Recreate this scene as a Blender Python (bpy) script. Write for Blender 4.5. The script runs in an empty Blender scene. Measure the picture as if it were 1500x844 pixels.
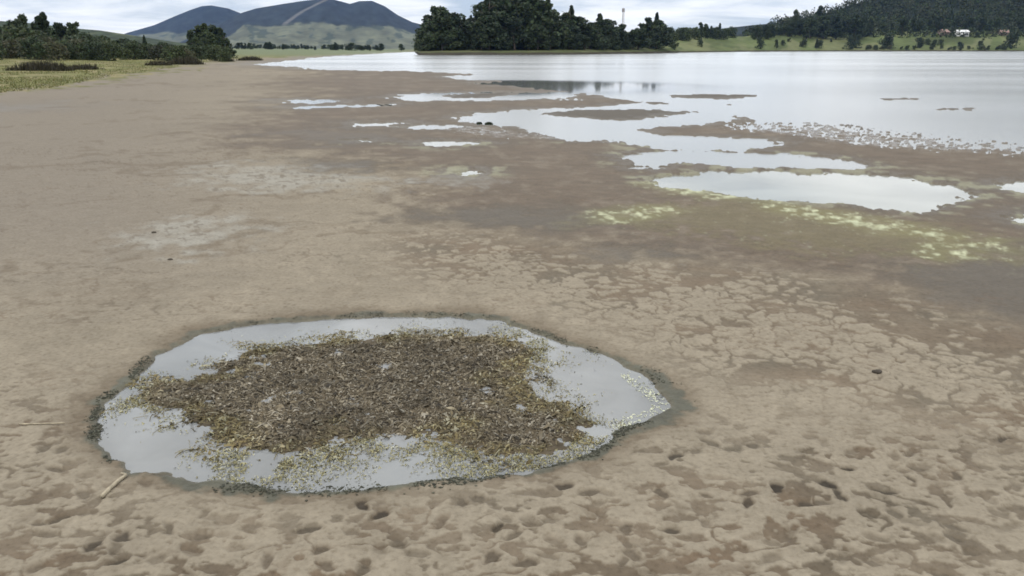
import bpy, math, random
import numpy as np
from mathutils import Vector, Matrix, Euler

S = bpy.context.scene
COL = S.collection
rnd = random.Random(7)
RG = np.random.default_rng(11)

# ---------------------------------------------------------------- camera
FPX = 1177.0                    # focal length in pixels of a 1500 px wide picture
CAM_H = 1.62
PITCH = math.atan(350.5 / FPX)
cam_data = bpy.data.cameras.new('camera')
cam_data.sensor_width = 36.0
cam_data.lens = 36.0 * FPX / 1500.0
cam_data.clip_start = 0.05
cam_data.clip_end = 20000.0
cam = bpy.data.objects.new('camera', cam_data)
COL.objects.link(cam)
cam.location = (0, 0, CAM_H)
cam.rotation_euler = (math.pi / 2 - PITCH, 0, 0)
S.camera = cam

# ---------------------------------------------------------------- world: overcast, thin broken cloud
SUN_EL, SUN_AZ = math.radians(56), math.radians(-150)      # azimuth from +Y (clockwise)
W = bpy.data.worlds.new('World'); S.world = W
W.use_nodes = True
nt = W.node_tree; nt.nodes.clear()
def N(nt, typ, **kw):
    n = nt.nodes.new(typ)
    for k, v in kw.items():
        if k.startswith('i_'):
            n.inputs[k[2:].replace('_', ' ')].default_value = v
        else:
            setattr(n, k, v)
    return n
def L(nt, a, b): nt.links.new(a, b)
def mathn(nt, op, a, b=None, clamp=False):
    n = nt.nodes.new('ShaderNodeMath'); n.operation = op; n.use_clamp = clamp
    for i, v in enumerate((a, b)):
        if v is None: continue
        if isinstance(v, (int, float)): n.inputs[i].default_value = v
        else: nt.links.new(v, n.inputs[i])
    return n.outputs[0]
def mixc(nt, f, a, b, blend='MIX'):
    n = nt.nodes.new('ShaderNodeMix'); n.data_type = 'RGBA'; n.blend_type = blend
    for i, v in ((0, f), (6, a), (7, b)):
        if isinstance(v, (int, float)): n.inputs[i].default_value = v
        elif isinstance(v, tuple): n.inputs[i].default_value = v if len(v) == 4 else v + (1,)
        else: nt.links.new(v, n.inputs[i])
    return n.outputs[2]
def ramp(nt, f, stops):
    n = nt.nodes.new('ShaderNodeValToRGB')
    while len(n.color_ramp.elements) < len(stops): n.color_ramp.elements.new(0.5)
    for e, (p, c) in zip(n.color_ramp.elements, stops):
        e.position = p; e.color = tuple(c) + (1,)
    nt.links.new(f, n.inputs[0])
    return n.outputs[0]

sky = N(nt, 'ShaderNodeTexSky', sky_type='NISHITA', sun_disc=False, sun_elevation=SUN_EL,
        sun_rotation=SUN_AZ, altitude=2600.0, air_density=1.0, dust_density=1.5)
tc = N(nt, 'ShaderNodeTexCoord')
sep = N(nt, 'ShaderNodeSeparateXYZ'); L(nt, tc.outputs['Generated'], sep.inputs[0])
zc = mathn(nt, 'MAXIMUM', sep.outputs[2], 0.0)
den = mathn(nt, 'ADD', zc, 0.10)
u = mathn(nt, 'DIVIDE', sep.outputs[0], den)
v = mathn(nt, 'DIVIDE', sep.outputs[1], den)
cmb = N(nt, 'ShaderNodeCombineXYZ'); L(nt, u, cmb.inputs[0]); L(nt, v, cmb.inputs[1])
cl = N(nt, 'ShaderNodeTexNoise', i_Scale=0.8, i_Detail=7.0, i_Roughness=0.56, i_Distortion=0.35)
L(nt, cmb.outputs[0], cl.inputs['Vector'])
# cloud shades (radiance), brighter towards the zenith as overcast skies are
shade = ramp(nt, cl.outputs[0], [(0.34, (0.60, 0.69, 0.78)), (0.43, (0.81, 0.87, 0.92)), (0.50, (1.02, 1.05, 1.06)), (0.60, (1.22, 1.22, 1.20))])
grad = mathn(nt, 'ADD', mathn(nt, 'MULTIPLY', zc, 1.0), 0.95)
gcol = N(nt, 'ShaderNodeCombineXYZ')
for i in range(3): L(nt, mathn(nt, 'MULTIPLY', grad, 10.0), gcol.inputs[i])
clouds = mixc(nt, 1.0, shade, gcol.outputs[0], 'MULTIPLY')
full = mixc(nt, 0.92, sky.outputs[0], clouds)
bg = N(nt, 'ShaderNodeBackground', i_Strength=0.1)
L(nt, full, bg.inputs[0])
wo = N(nt, 'ShaderNodeOutputWorld'); L(nt, bg.outputs[0], wo.inputs[0])

# ---------------------------------------------------------------- sun (veiled)
sun_d = bpy.data.lights.new('sun', 'SUN')
sun_d.energy = 0.8; sun_d.angle = math.radians(25); sun_d.color = (1.0, 0.95, 0.87)
sun = bpy.data.objects.new('sun', sun_d); COL.objects.link(sun)
sdir = Vector((math.sin(SUN_AZ) * math.cos(SUN_EL), math.cos(SUN_AZ) * math.cos(SUN_EL), math.sin(SUN_EL)))
sun.rotation_euler = sdir.to_track_quat('Z', 'Y').to_euler()
sun.location = (0, 0, 40)

S.view_settings.view_transform = 'Standard'
S.view_settings.look = 'None'
S.view_settings.exposure = 0.0
S.view_settings.gamma = 1.0
S.view_settings.use_curve_mapping = False
S.render.engine = 'CYCLES'
S.cycles.max_bounces = 6
S.cycles.transparent_max_bounces = 12
S.cycles.volume_bounces = 1
S.cycles.filter_width = 1.7

# ================================================================ helpers
CP, SP = math.cos(PITCH), math.sin(PITCH)
def px2ground(px, py, z=0.0):
    """a photograph pixel's ray met with the level z"""
    cx, cy = (px - 750) / FPX, -(py - 422) / FPX
    d = (cx, cy * SP + CP, cy * CP - SP)
    t = (z - CAM_H) / d[2]
    return d[0] * t, d[1] * t
def az_of(px):
    """ground direction (x per unit y) of a column near the horizon"""
    cy = 350.5 / FPX
    return ((px - 750) / FPX) / (cy * SP + CP)
def at(px, dist):
    """point at distance dist (metres along y) under column px"""
    return az_of(px) * dist, dist
def project(x, y, z=0.0):
    zc = y * CP - (z - CAM_H) * SP
    yc = y * SP + (z - CAM_H) * CP
    zz = np.where(zc > 0.05, zc, 0.05)
    return np.where(zc > 0.05, 750 + FPX * x / zz, -9999), np.where(zc > 0.05, 422 - FPX * yc / zz, 9999)

TAB = RG.random((16, 256, 256)).astype(np.float32)
def vnoise(x, y, s=0):
    xi = np.floor(x); yi = np.floor(y)
    fx = (x - xi); fy = (y - yi)
    fx = fx * fx * (3 - 2 * fx); fy = fy * fy * (3 - 2 * fy)
    xi = xi.astype(np.int64) & 255; yi = yi.astype(np.int64) & 255
    x1 = (xi + 1) & 255; y1 = (yi + 1) & 255
    T = TAB[s % 16]
    return (T[xi, yi] * (1 - fx) + T[x1, yi] * fx) * (1 - fy) + (T[xi, y1] * (1 - fx) + T[x1, y1] * fx) * fy
def fbm(x, y, o=4, s=0, g=0.5):
    a = 0.0; amp = 1.0; tot = 0.0
    for k in range(o):
        a = a + amp * vnoise(x * 2 ** k + 17.3 * k, y * 2 ** k - 9.1 * k, s + k)
        tot += amp; amp *= g
    return a / tot - 0.5
def sst(a, b, x):
    t = np.clip((x - a) / (b - a), 0, 1)
    return t * t * (3 - 2 * t)
def voro(x, y, s=5):
    xi = np.floor(x).astype(np.int64); yi = np.floor(y).astype(np.int64)
    f1 = np.full(x.shape, 9.0); f2 = np.full(x.shape, 9.0); idv = np.zeros(x.shape)
    for dx in (-1, 0, 1):
        for dy in (-1, 0, 1):
            cx = xi + dx; cy = yi + dy
            jx = TAB[s][cx & 255, cy & 255]; jy = TAB[s + 1][cx & 255, cy & 255]
            d = np.hypot(cx + jx - x, cy + jy - y)
            n = d < f1
            f2 = np.where(n, f1, np.minimum(f2, d))
            idv = np.where(n, TAB[s + 2][cx & 255, cy & 255], idv)
            f1 = np.where(n, d, f1)
    return f1, f2, idv
def sdist(poly, x, y, pad=3.0):
    """signed distance (inside negative) in metres to a polygon, far points get +pad"""
    P = np.array(poly, float)
    out = np.full(x.shape, 99.0)
    lo = P.min(0) - pad; hi = P.max(0) + pad
    m = (x > lo[0]) & (x < hi[0]) & (y > lo[1]) & (y < hi[1])
    if not m.any(): return out
    xs, ys = x[m], y[m]
    d = np.full(xs.shape, 1e9); ins = np.zeros(xs.shape, bool)
    for i in range(len(P)):
        ax, ay = P[i]; bx, by = P[(i + 1) % len(P)]
        ex, ey = bx - ax, by - ay
        t = np.clip(((xs - ax) * ex + (ys - ay) * ey) / (ex * ex + ey * ey + 1e-12), 0, 1)
        d = np.minimum(d, np.hypot(xs - ax - t * ex, ys - ay - t * ey))
        c = (ay > ys) != (by > ys)
        ins ^= c & (xs < ex * (ys - ay) / (ey if abs(ey) > 1e-12 else 1e-12) + ax)
    out[m] = np.where(ins, -d, d)
    return out
def G(pts): return [px2ground(*p) for p in pts]

# ================================================================ materials
def new_mat(name):
    m = bpy.data.materials.new(name); m.use_nodes = True
    m.node_tree.nodes.clear()
    return m, m.node_tree
def simple_mat(name, col, rough=0.8, var=0.15, scale=8.0):
    m, t = new_mat(name)
    o = N(t, 'ShaderNodeOutputMaterial'); b = N(t, 'ShaderNodeBsdfPrincipled', i_Roughness=rough)
    c = N(t, 'ShaderNodeTexCoord'); n = N(t, 'ShaderNodeTexNoise', i_Scale=scale, i_Detail=4.0)
    L(t, c.outputs['Object'], n.inputs['Vector'])
    lo = tuple(x * (1 - var) for x in col); hi = tuple(min(1, x * (1 + var)) for x in col)
    L(t, ramp(t, n.outputs[0], [(0.3, lo), (0.7, hi)]), b.inputs['Base Color'])
    b.inputs['Specular IOR Level'].default_value = 0.3
    L(t, b.outputs[0], o.inputs[0])
    return m
def attr_mat(name, rough=0.8, spec=0.3, var=0.2, scale=20.0, trans=0.0, objvar=0.0):
    """colour from the mesh's own 'Col' layer, varied by noise"""
    m, t = new_mat(name)
    o = N(t, 'ShaderNodeOutputMaterial'); b = N(t, 'ShaderNodeBsdfPrincipled', i_Roughness=rough)
    b.inputs['Specular IOR Level'].default_value = spec
    a = N(t, 'ShaderNodeAttribute', attribute_name='Col')
    c = N(t, 'ShaderNodeTexCoord'); n = N(t, 'ShaderNodeTexNoise', i_Scale=scale, i_Detail=5.0)
    L(t, c.outputs['Object'], n.inputs['Vector'])
    g = ramp(t, n.outputs[0], [(0.25, (1 - var,) * 3), (0.75, (1 + var,) * 3)])
    colr = mixc(t, 1.0, a.outputs['Color'], g, 'MULTIPLY')
    if objvar:
        oi = N(t, 'ShaderNodeObjectInfo')
        r = ramp(t, oi.outputs['Random'], [(0.0, (1 - objvar, 1 - objvar * .9, 1 - objvar * .6)), (1.0, (1 + objvar, 1 + objvar * .8, 1 + objvar * .3))])
        colr = mixc(t, 1.0, colr, r, 'MULTIPLY')
    L(t, colr, b.inputs['Base Color'])
    if trans:
        tr = N(t, 'ShaderNodeBsdfTranslucent'); L(t, colr, tr.inputs[0])
        mx = N(t, 'ShaderNodeMixShader', i_Fac=trans)
        L(t, b.outputs[0], mx.inputs[1]); L(t, tr.outputs[0], mx.inputs[2]); L(t, mx.outputs[0], o.inputs[0])
    else:
        L(t, b.outputs[0], o.inputs[0])
    return m

def ground_mat():
    m, t = new_mat('lakebed_mud')
    o = N(t, 'ShaderNodeOutputMaterial'); b = N(t, 'ShaderNodeBsdfPrincipled')
    a = N(t, 'ShaderNodeAttribute', attribute_name='Col')
    w = N(t, 'ShaderNodeAttribute', attribute_name='wet')
    c = N(t, 'ShaderNodeTexCoord')
    n1 = N(t, 'ShaderNodeTexNoise', i_Scale=38.0, i_Detail=6.0, i_Roughness=0.65)
    n2 = N(t, 'ShaderNodeTexNoise', i_Scale=9.0, i_Detail=8.0, i_Roughness=0.7)
    for n in (n1, n2): L(t, c.outputs['Object'], n.inputs['Vector'])
    g1 = ramp(t, n1.outputs[0], [(0.30, (0.74, 0.72, 0.69)), (0.46, (0.98, 0.98, 0.98)), (0.72, (1.17, 1.18, 1.19))])
    g2 = ramp(t, n2.outputs[0], [(0.30, (0.87, 0.86, 0.85)), (0.7, (1.10, 1.10, 1.10))])
    colr = mixc(t, 1.0, mixc(t, 1.0, a.outputs['Color'], g1, 'MULTIPLY'), g2, 'MULTIPLY')
    L(t, colr, b.inputs['Base Color'])
    rg = N(t, 'ShaderNodeMapRange'); rg.inputs[3].default_value = 0.93; rg.inputs[2].default_value = 1.5; rg.inputs[4].default_value = 0.16
    L(t, w.outputs['Fac'], rg.inputs[0]); L(t, rg.outputs[0], b.inputs['Roughness'])
    b.inputs['Specular IOR Level'].default_value = 0.16
    sl = N(t, 'ShaderNodeMapRange'); sl.inputs[1].default_value = 0.9; sl.inputs[2].default_value = 1.5; sl.inputs[3].default_value = 0.16; sl.inputs[4].default_value = 0.6
    L(t, w.outputs['Fac'], sl.inputs[0]); L(t, sl.outputs[0], b.inputs['Specular IOR Level'])
    bp = N(t, 'ShaderNodeBump', i_Strength=0.5, i_Distance=0.008)
    L(t, n1.outputs[0], bp.inputs['Height']); L(t, bp.outputs[0], b.inputs['Normal'])
    L(t, b.outputs[0], o.inputs[0])
    return m
def water_mat(name, body, clear, rough_near, rough_far, y0, y1, bump=0.0, bscale=3.0, calm=None, silt=0.6):
    """murky water: Fresnel mirror over part-clear, part-silty water"""
    m, t = new_mat(name)
    o = N(t, 'ShaderNodeOutputMaterial')
    c = N(t, 'ShaderNodeTexCoord')
    fr = N(t, 'ShaderNodeFresnel', i_IOR=1.34)
    gl = N(t, 'ShaderNodeBsdfGlossy')
    gl.inputs['Color'].default_value = (1, 1, 1, 1)
    sp = N(t, 'ShaderNodeSeparateXYZ'); L(t, c.outputs['Object'], sp.inputs[0])
    if calm:
        dx = mathn(t, 'DIVIDE', mathn(t, 'SUBTRACT', sp.outputs[0], calm[0]), calm[2])
        dy = mathn(t, 'DIVIDE', mathn(t, 'SUBTRACT', sp.outputs[1], calm[1]), calm[3])
        dist_ = mathn(t, 'SQRT', mathn(t, 'ADD', mathn(t, 'MULTIPLY', dx, dx), mathn(t, 'MULTIPLY', dy, dy)))
    nz = N(t, 'ShaderNodeTexNoise', i_Scale=0.05, i_Detail=3.0); L(t, c.outputs['Object'], nz.inputs['Vector'])
    yy = mathn(t, 'ADD', dist_ if calm else sp.outputs[1], mathn(t, 'MULTIPLY', mathn(t, 'SUBTRACT', nz.outputs[0], 0.5), (y1 - y0) * 0.8))
    mr = N(t, 'ShaderNodeMapRange', interpolation_type='SMOOTHSTEP')
    mr.inputs[1].default_value = y0; mr.inputs[2].default_value = y1
    mr.inputs[3].default_value = rough_near; mr.inputs[4].default_value = rough_far
    L(t, yy, mr.inputs[0])
    if calm:
        mp = N(t, 'ShaderNodeMapping'); mp.inputs['Scale'].default_value = (0.02, 0.06, 1.0); L(t, c.outputs['Object'], mp.inputs[0])
        wn = N(t, 'ShaderNodeTexNoise', i_Scale=1.0, i_Detail=4.0); L(t, mp.outputs[0], wn.inputs['Vector'])
        L(t, mathn(t, 'MULTIPLY', mr.outputs[0], mathn(t, 'ADD', mathn(t, 'MULTIPLY', wn.outputs[0], 0.7), 0.65)), gl.inputs['Roughness'])
    else:
        L(t, mr.outputs[0], gl.inputs['Roughness'])
    df = N(t, 'ShaderNodeBsdfDiffuse')
    sn = N(t, 'ShaderNodeTexNoise', i_Scale=silt, i_Detail=4.0, i_Distortion=0.6); L(t, c.outputs['Object'], sn.inputs['Vector'])
    L(t, ramp(t, sn.outputs[0], [(0.32, tuple(b_ * .72 for b_ in body)), (0.68, tuple(b_ * 1.22 for b_ in body))]), df.inputs[0])
    if clear > 0:
        tr = N(t, 'ShaderNodeBsdfTransparent'); tr.inputs[0].default_value = (0.86, 0.86, 0.80, 1)
        bm = N(t, 'ShaderNodeMixShader', i_Fac=1 - clear)
        L(t, tr.outputs[0], bm.inputs[1]); L(t, df.outputs[0], bm.inputs[2]); under = bm.outputs[0]
    else:
        under = df.outputs[0]
    if bump:
        bn = N(t, 'ShaderNodeTexNoise', i_Scale=bscale, i_Detail=3.0); L(t, c.outputs['Object'], bn.inputs['Vector'])
        bp = N(t, 'ShaderNodeBump', i_Strength=1.0, i_Distance=bump)
        L(t, bn.outputs[0], bp.inputs['Height'])
        L(t, bp.outputs[0], gl.inputs['Normal'])
    mx = N(t, 'ShaderNodeMixShader'); L(t, fr.outputs[0], mx.inputs[0])
    L(t, under, mx.inputs[1]); L(t, gl.outputs[0], mx.inputs[2]); L(t, mx.outputs[0], o.inputs[0])
    return m

M = {}
M['ground'] = ground_mat()
M['lake'] = water_mat('lake_water', (0.30, 0.31, 0.31), 0.35, 0.05, 0.19, .7, 1.4, 0.0, 3.0, (0.0, 37, 7.5, 6.5), 0.08)
M['pool'] = water_mat('pool_water', (0.47, 0.48, 0.44), 0.42, 0.06, 0.06, 0, 1, 0.0008, 6.0)
M['puddle'] = water_mat('puddle_water', (0.33, 0.335, 0.335), 0.42, 0.02, 0.02, 0, 1, 0.0003, 9.0, None, 1.8)
M['leaf'] = attr_mat('foliage', 0.7, 0.25, 0.25, 0.6, 0.15, 0.30)
M['bark'] = simple_mat('bark', (0.075, 0.06, 0.048), 0.9, 0.3, 4.0)
M['litter'] = attr_mat('water_weed', 0.75, 0.25, 0.2, 60.0, 0.1)
M['land'] = attr_mat('far_land', 0.95, 0.1, 0.22, 0.03)
M['near_land'] = attr_mat('shore_land', 0.95, 0.1, 0.25, 0.25)
M['stick'] = simple_mat('bleached_wood', (0.33, 0.28, 0.20), 0.8, 0.25, 40.0)
M['clod'] = simple_mat('mud_clod', (0.055, 0.045, 0.034), 0.8, 0.3, 60.0)
M['wall_white'] = simple_mat('limewash', (0.75, 0.74, 0.72), 0.8, 0.06, 1.0)
M['wall_brick'] = simple_mat('brick_wall', (0.24, 0.18, 0.15), 0.85, 0.15, 2.0)
M['roof_tile'] = simple_mat('roof_tile', (0.26, 0.175, 0.15), 0.85, 0.2, 2.0)
M['roof_sheet'] = simple_mat('roof_sheet', (0.62, 0.61, 0.60), 0.6, 0.1, 1.0)
M['dark_glass'] = simple_mat('window_glass', (0.03, 0.035, 0.04), 0.15, 0.2, 1.0)
M['door_wood'] = simple_mat('door_wood', (0.10, 0.07, 0.05), 0.7, 0.2, 3.0)
M['mast'] = simple_mat('mast_metal', (0.30, 0.28, 0.28), 0.6, 0.1, 2.0)

def np_mesh(name, V, F, mat=None, col=None, smooth=True):
    V = np.asarray(V, np.float32); F = np.asarray(F, np.int32)
    me = bpy.data.meshes.new(name)
    k = F.shape[1]
    me.vertices.add(len(V)); me.vertices.foreach_set('co', V.ravel())
    me.loops.add(F.size); me.loops.foreach_set('vertex_index', F.ravel())
    me.polygons.add(len(F))
    me.polygons.foreach_set('loop_start', np.arange(0, F.size, k, dtype=np.int32))
    me.polygons.foreach_set('use_smooth', np.full(len(F), smooth))
    me.update(calc_edges=True)
    if col is not None:
        a = me.color_attributes.new('Col', 'FLOAT_COLOR', 'POINT')
        c = np.ones((len(V), 4), np.float32); c[:, :3] = col
        a.data.foreach_set('color', c.ravel())
    if mat: me.materials.append(mat)
    return me
def link(name, me, parent=None, loc=None):
    o = bpy.data.objects.new(name, me); COL.objects.link(o)
    if parent: o.parent = parent
    if loc is not None: o.location = loc
    return o
def tag(o, label=None, cat=None, group=None, kind=None):
    for k, v in (('label', label), ('category', cat), ('group', group), ('kind', kind)):
        if v: o[k] = v
    return o
class MB:
    """collects boxes / tubes / polygons into one mesh"""
    def __init__(s): s.v = []; s.f = []
    def poly(s, pts):
        n = len(s.v); s.v += [tuple(p) for p in pts]; s.f.append(tuple(range(n, n + len(pts))))
    def box(s, x0, x1, y0, y1, z0, z1):
        n = len(s.v)
        s.v += [(x, y, z) for z in (z0, z1) for x, y in ((x0, y0), (x1, y0), (x1, y1), (x0, y1))]
        for q in ((3, 2, 1, 0), (4, 5, 6, 7), (0, 1, 5, 4), (1, 2, 6, 5), (2, 3, 7, 6), (3, 0, 4, 7)):
            s.f.append(tuple(n + i for i in q))
    def tube(s, pts, rad, seg=7):
        n0 = len(s.v); pts = [Vector(p) for p in pts]
        for i, p in enumerate(pts):
            d = (pts[min(i + 1, len(pts) - 1)] - pts[max(i - 1, 0)]).normalized()
            a = d.orthogonal().normalized(); b = d.cross(a)
            if i: # keep the rings aligned
                a = (pa - d * pa.dot(d)).normalized(); b = d.cross(a)
            pa = a
            for k in range(seg):
                t = 2 * math.pi * k / seg
                s.v.append(tuple(p + (a * math.cos(t) + b * math.sin(t)) * rad[i]))
        for i in range(len(pts) - 1):
            for k in range(seg):
                a = n0 + i * seg + k; b = n0 + i * seg + (k + 1) % seg
                s.f.append((a, b, b + seg, a + seg))
        s.f.append(tuple(n0 + k for k in range(seg))[::-1])
        e = n0 + (len(pts) - 1) * seg
        s.f.append(tuple(e + k for k in range(seg)))
    def mesh(s, name, mat, smooth=False):
        me = bpy.data.meshes.new(name); me.from_pydata(s.v, [], s.f); me.materials.append(mat)
        if smooth: me.polygons.foreach_set('use_smooth', [True] * len(me.polygons))
        me.update(); return me

# ================================================================ the layout traced from the photograph, laid on the ground
PUDDLE = G([(147, 615), (160, 590), (200, 552), (230, 522), (280, 496), (340, 481), (420, 472), (520, 466), (620, 464), (700, 467),
            (745, 474), (790, 491), (830, 506), (870, 518), (910, 536), (945, 556), (968, 577), (982, 599), (965, 609), (930, 621),
            (900, 637), (880, 652), (855, 671), (800, 686), (760, 694), (700, 702), (600, 711), (500, 718), (420, 720), (340, 712),
            (290, 703), (240, 697), (200, 688), (170, 674), (155, 657), (147, 632)])
MAT = G([(196, 566), (215, 556), (262, 553), (300, 541), (345, 512), (400, 505), (480, 497), (540, 489), (600, 484), (680, 484), (735, 490), (785, 505),
         (806, 520), (790, 535), (780, 550), (800, 572), (840, 589), (872, 604), (896, 624), (890, 645), (862, 668), (805, 684), (740, 682), (690, 668),
         (640, 654), (560, 648), (500, 654), (460, 664), (430, 674), (395, 672), (350, 668), (300, 652), (268, 632), (240, 606), (205, 600), (190, 585)])
POOLS = {
 'crescent': [(560, 144), (590, 139.5), (650, 136), (720, 134.5), (790, 136), (838, 133), (846, 146), (800, 143.5), (770, 146.5), (700, 149), (600, 148)],
 'bay': [(660, 173), (700, 166), (760, 161.5), (830, 159.5), (900, 155), (950, 150), (1060, 150), (1090, 165), (1075, 178), (1000, 184), (940, 190), (958, 197), (1050, 202), (1120, 204),
         (1139, 210), (1090, 220), (1000, 221), (955, 218), (925, 211), (880, 205), (840, 207), (800, 196), (760, 189), (720, 184), (680, 178)],
 'long': [(915, 229), (955, 222), (1050, 222), (1150, 226), (1220, 234), (1270, 246), (1230, 250), (1150, 247.5), (1080, 244), (1000, 240), (965, 247), (930, 246)],
 'broad': [(962, 264), (1000, 257), (1050, 250), (1120, 250), (1180, 256), (1250, 258), (1330, 262), (1400, 274), (1432, 288), (1380, 299), (1352, 312), (1290, 306),
           (1240, 297), (1180, 296), (1130, 296), (1080, 288), (1030, 280), (980, 274)],
 'side': [(1453, 273), (1500, 266), (1580, 262), (1600, 285), (1500, 283)],
 'corner': [(1480, 326), (1500, 312), (1580, 308), (1590, 332), (1500, 331)],
 'slim_one': [(418, 147.5), (440, 146), (495, 147), (498, 150), (460, 152.5), (424, 151)],
 'slim_two': [(425, 158.5), (460, 156), (520, 153.5), (572, 152.5), (568, 155.5), (510, 157.5), (450, 160)],
 'pinkish': [(516, 180.5), (560, 181.5), (598, 180), (585, 184), (540, 186.5)],
 'thin': [(575, 187), (620, 184), (665, 184.5), (690, 187), (640, 189.5)],
 'sliver': [(608, 211), (640, 208), (690, 208), (712, 211), (680, 215), (630, 215)],
 'scrap': [(513, 206.5), (535, 204.5), (548, 206.5), (535, 209)],
 'smear': [(664, 253.5), (690, 251), (712, 253.5), (705, 257), (685, 258)],
}
BARS = [[(636, 140.5), (690, 137.2), (740, 136.5), (775, 138.5), (720, 143), (660, 143)],
        [(783, 168), (830, 162), (900, 160.5), (960, 161.5), (1020, 165), (985, 168.5), (935, 176.5), (870, 174.5), (820, 171.5)],
        [(975, 141), (1020, 138.5), (1100, 138), (1112, 142), (1060, 145.5), (1010, 145)],
        [(1290, 144.5), (1342, 143.5), (1338, 147), (1295, 147.5)],
        [(1370, 159), (1425, 158.5), (1420, 162.5), (1380, 162)],
        [(905, 151), (960, 150), (1000, 152), (960, 154.5)]]
LAKE = [(372, 95), (410, 96.5), (450, 101), (520, 103), (600, 104.5), (660, 106.5), (700, 109), (650, 113), (690, 117), (740, 119), (700, 123),
        (760, 128), (800, 132), (850, 136), (900, 144), (950, 150), (1060, 152), (1090, 172), (1110, 180), (1250, 183), (1330, 192), (1420, 204), (1600, 222), (2300, 260),
        (2300, 73.0), (620, 75.6), (560, 78.5), (480, 83.5), (430, 89)]
SPECK = [(1030, 184), (1100, 178), (1250, 182), (1600, 190), (1600, 236), (1500, 230), (1380, 226), (1240, 216), (1120, 200), (1060, 192)]
SPECK2 = [(600, 186), (720, 186), (800, 194), (880, 202), (990, 214), (880, 212), (820, 208), (720, 204), (640, 194)]
WETFLAT = [(385, 99), (420, 103), (380, 125), (400, 145), (330, 178), (280, 200), (330, 222), (420, 226), (480, 240), (600, 262), (560, 305), (600, 335), (720, 352), (830, 376), (960, 388), (1100, 404),
           (1250, 430), (1370, 480), (1480, 520), (1620, 560), (2400, 600), (2400, 73), (500, 76)]
DARK = [[(575, 322), (620, 306), (720, 302), (860, 306), (1000, 318), (900, 340), (760, 344), (640, 336)],
        [(790, 376), (850, 364), (980, 362), (1040, 372), (1000, 386), (880, 388)],
        [(1240, 392), (1340, 372), (1600, 360), (1700, 480), (1560, 500), (1420, 478), (1330, 440)],
        [(405, 240), (470, 232), (570, 236), (560, 262), (470, 256)],
        [(-200, 158), (0, 149), (90, 150), (165, 154), (80, 163), (-200, 170)],
        [(330, 195), (480, 184), (620, 192), (600, 214), (450, 220)]]
GREY = [[(255, 255), (330, 244), (430, 245), (520, 262), (600, 270), (520, 280), (400, 284), (310, 276)],
        [(195, 345), (230, 326), (300, 320), (365, 330), (345, 356), (290, 380), (235, 380), (205, 362)],
        [(620, 265), (640, 258), (720, 262), (700, 270)]]
OLIVE = [[(860, 330), (930, 302), (1010, 292), (1150, 296), (1300, 320), (1490, 360), (1500, 388), (1300, 380), (1180, 372), (1050, 350), (960, 340)]]
FOAM = [[(1130, 305), (1190, 310), (1280, 324), (1392, 347), (1384, 355), (1320, 345), (1240, 330), (1170, 318)],
        [(1358, 378), (1400, 367), (1472, 366), (1470, 371), (1400, 373), (1370, 380)],
        [(882, 326), (910, 312), (975, 306), (985, 312), (940, 319), (900, 329)],
        [(960, 272), (985, 270), (1030, 280), (1120, 294), (1140, 300), (1060, 294), (985, 282)]]
GRASS = [(-900, 210), (-300, 172), (0, 140), (60, 134), (120, 125), (200, 112), (262, 102.5), (290, 95.5), (340, 88), (420, 85), (470, 82), (560, 78.3), (620, 75.8), (620, 72.6), (-2400, 72.6)]
CRACK = [(600, 345), (760, 352), (900, 388), (1100, 398), (1300, 430), (1420, 470), (1700, 540), (1700, 720), (1400, 640), (1250, 585), (1100, 570), (990, 530), (900, 480), (800, 450), (660, 420), (560, 380)]
BLOTCH = [(-400, 540), (0, 560), (110, 560), (150, 690), (300, 745), (600, 735), (850, 690), (930, 650), (1050, 625), (1300, 625), (1400, 560), (1500, 540), (2000, 560), (2400, 1500), (-1200, 1500)]
PRINTS = [(1240, 694, 1), (1212, 716, 1), (1228, 731, .9), (1138, 722, 1), (1098, 730, .8), (1032, 734, .7), (968, 729, .8), (1096, 744, .9), (1180, 746, .9), (1294, 727, .9),
          (1332, 708, .8), (1398, 703, .8), (1470, 647, .9), (982, 784, .9), (928, 820, .7), (916, 805, .7), (988, 675, .9), (1050, 708, .5), (1270, 759, .7), (1310, 674, .6),
          (1308, 690, .5), (1176, 668, .5), (1396, 780, .7), (1394, 794, .7), (1158, 788, .6), (1420, 816, .7), (1284, 795, .6), (532, 747, 1), (557, 761, 1), (450, 784, .8),
          (517, 788, .6), (582, 803, .7), (647, 772, .7), (472, 813, .8), (613, 820, .6), (740, 770, .6), (773, 772, .5), (753, 792, .7), (807, 770, .6), (812, 800, .6),
          (852, 800, .7), (720, 825, .8), (767, 833, .8), (703, 737, .7), (677, 742, .7), (727, 780, .9), (827, 720, .9), (800, 822, .6), (182, 794, .9), (136, 808, .9),
          (175, 831, .9), (296, 792, .7), (249, 782, .7), (232, 826, .6), (88, 767, .8), (57, 775, .7), (367, 782, .6), (390, 829, .7), (50, 841, .7), (350, 809, .5),
          (1318, 534, .8), (1190, 553, .4), (1410, 577, .5), (1030, 640, .6), (1080, 655, .5), (1130, 640, .5), (1205, 655, .5), (1250, 668, .6), (1360, 660, .6), (1440, 690, .6),
          (300, 760, .6), (420, 765, .5), (120, 760, .6), (20, 720, .5), (1000, 760, .4), (1200, 812, .5), (1090, 812, .5), (1330, 770, .5), (1460, 760, .6), (1490, 720, .6),
          (880, 745, .6), (900, 775, .5), (865, 765, .5), (640, 745, .6), (610, 757, .5)]
for _ in range(170):
    q = (rnd.uniform(-150, 1700), rnd.uniform(640, 1000))
    PRINTS.append((q[0], q[1], rnd.uniform(.35, .75)))

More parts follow.
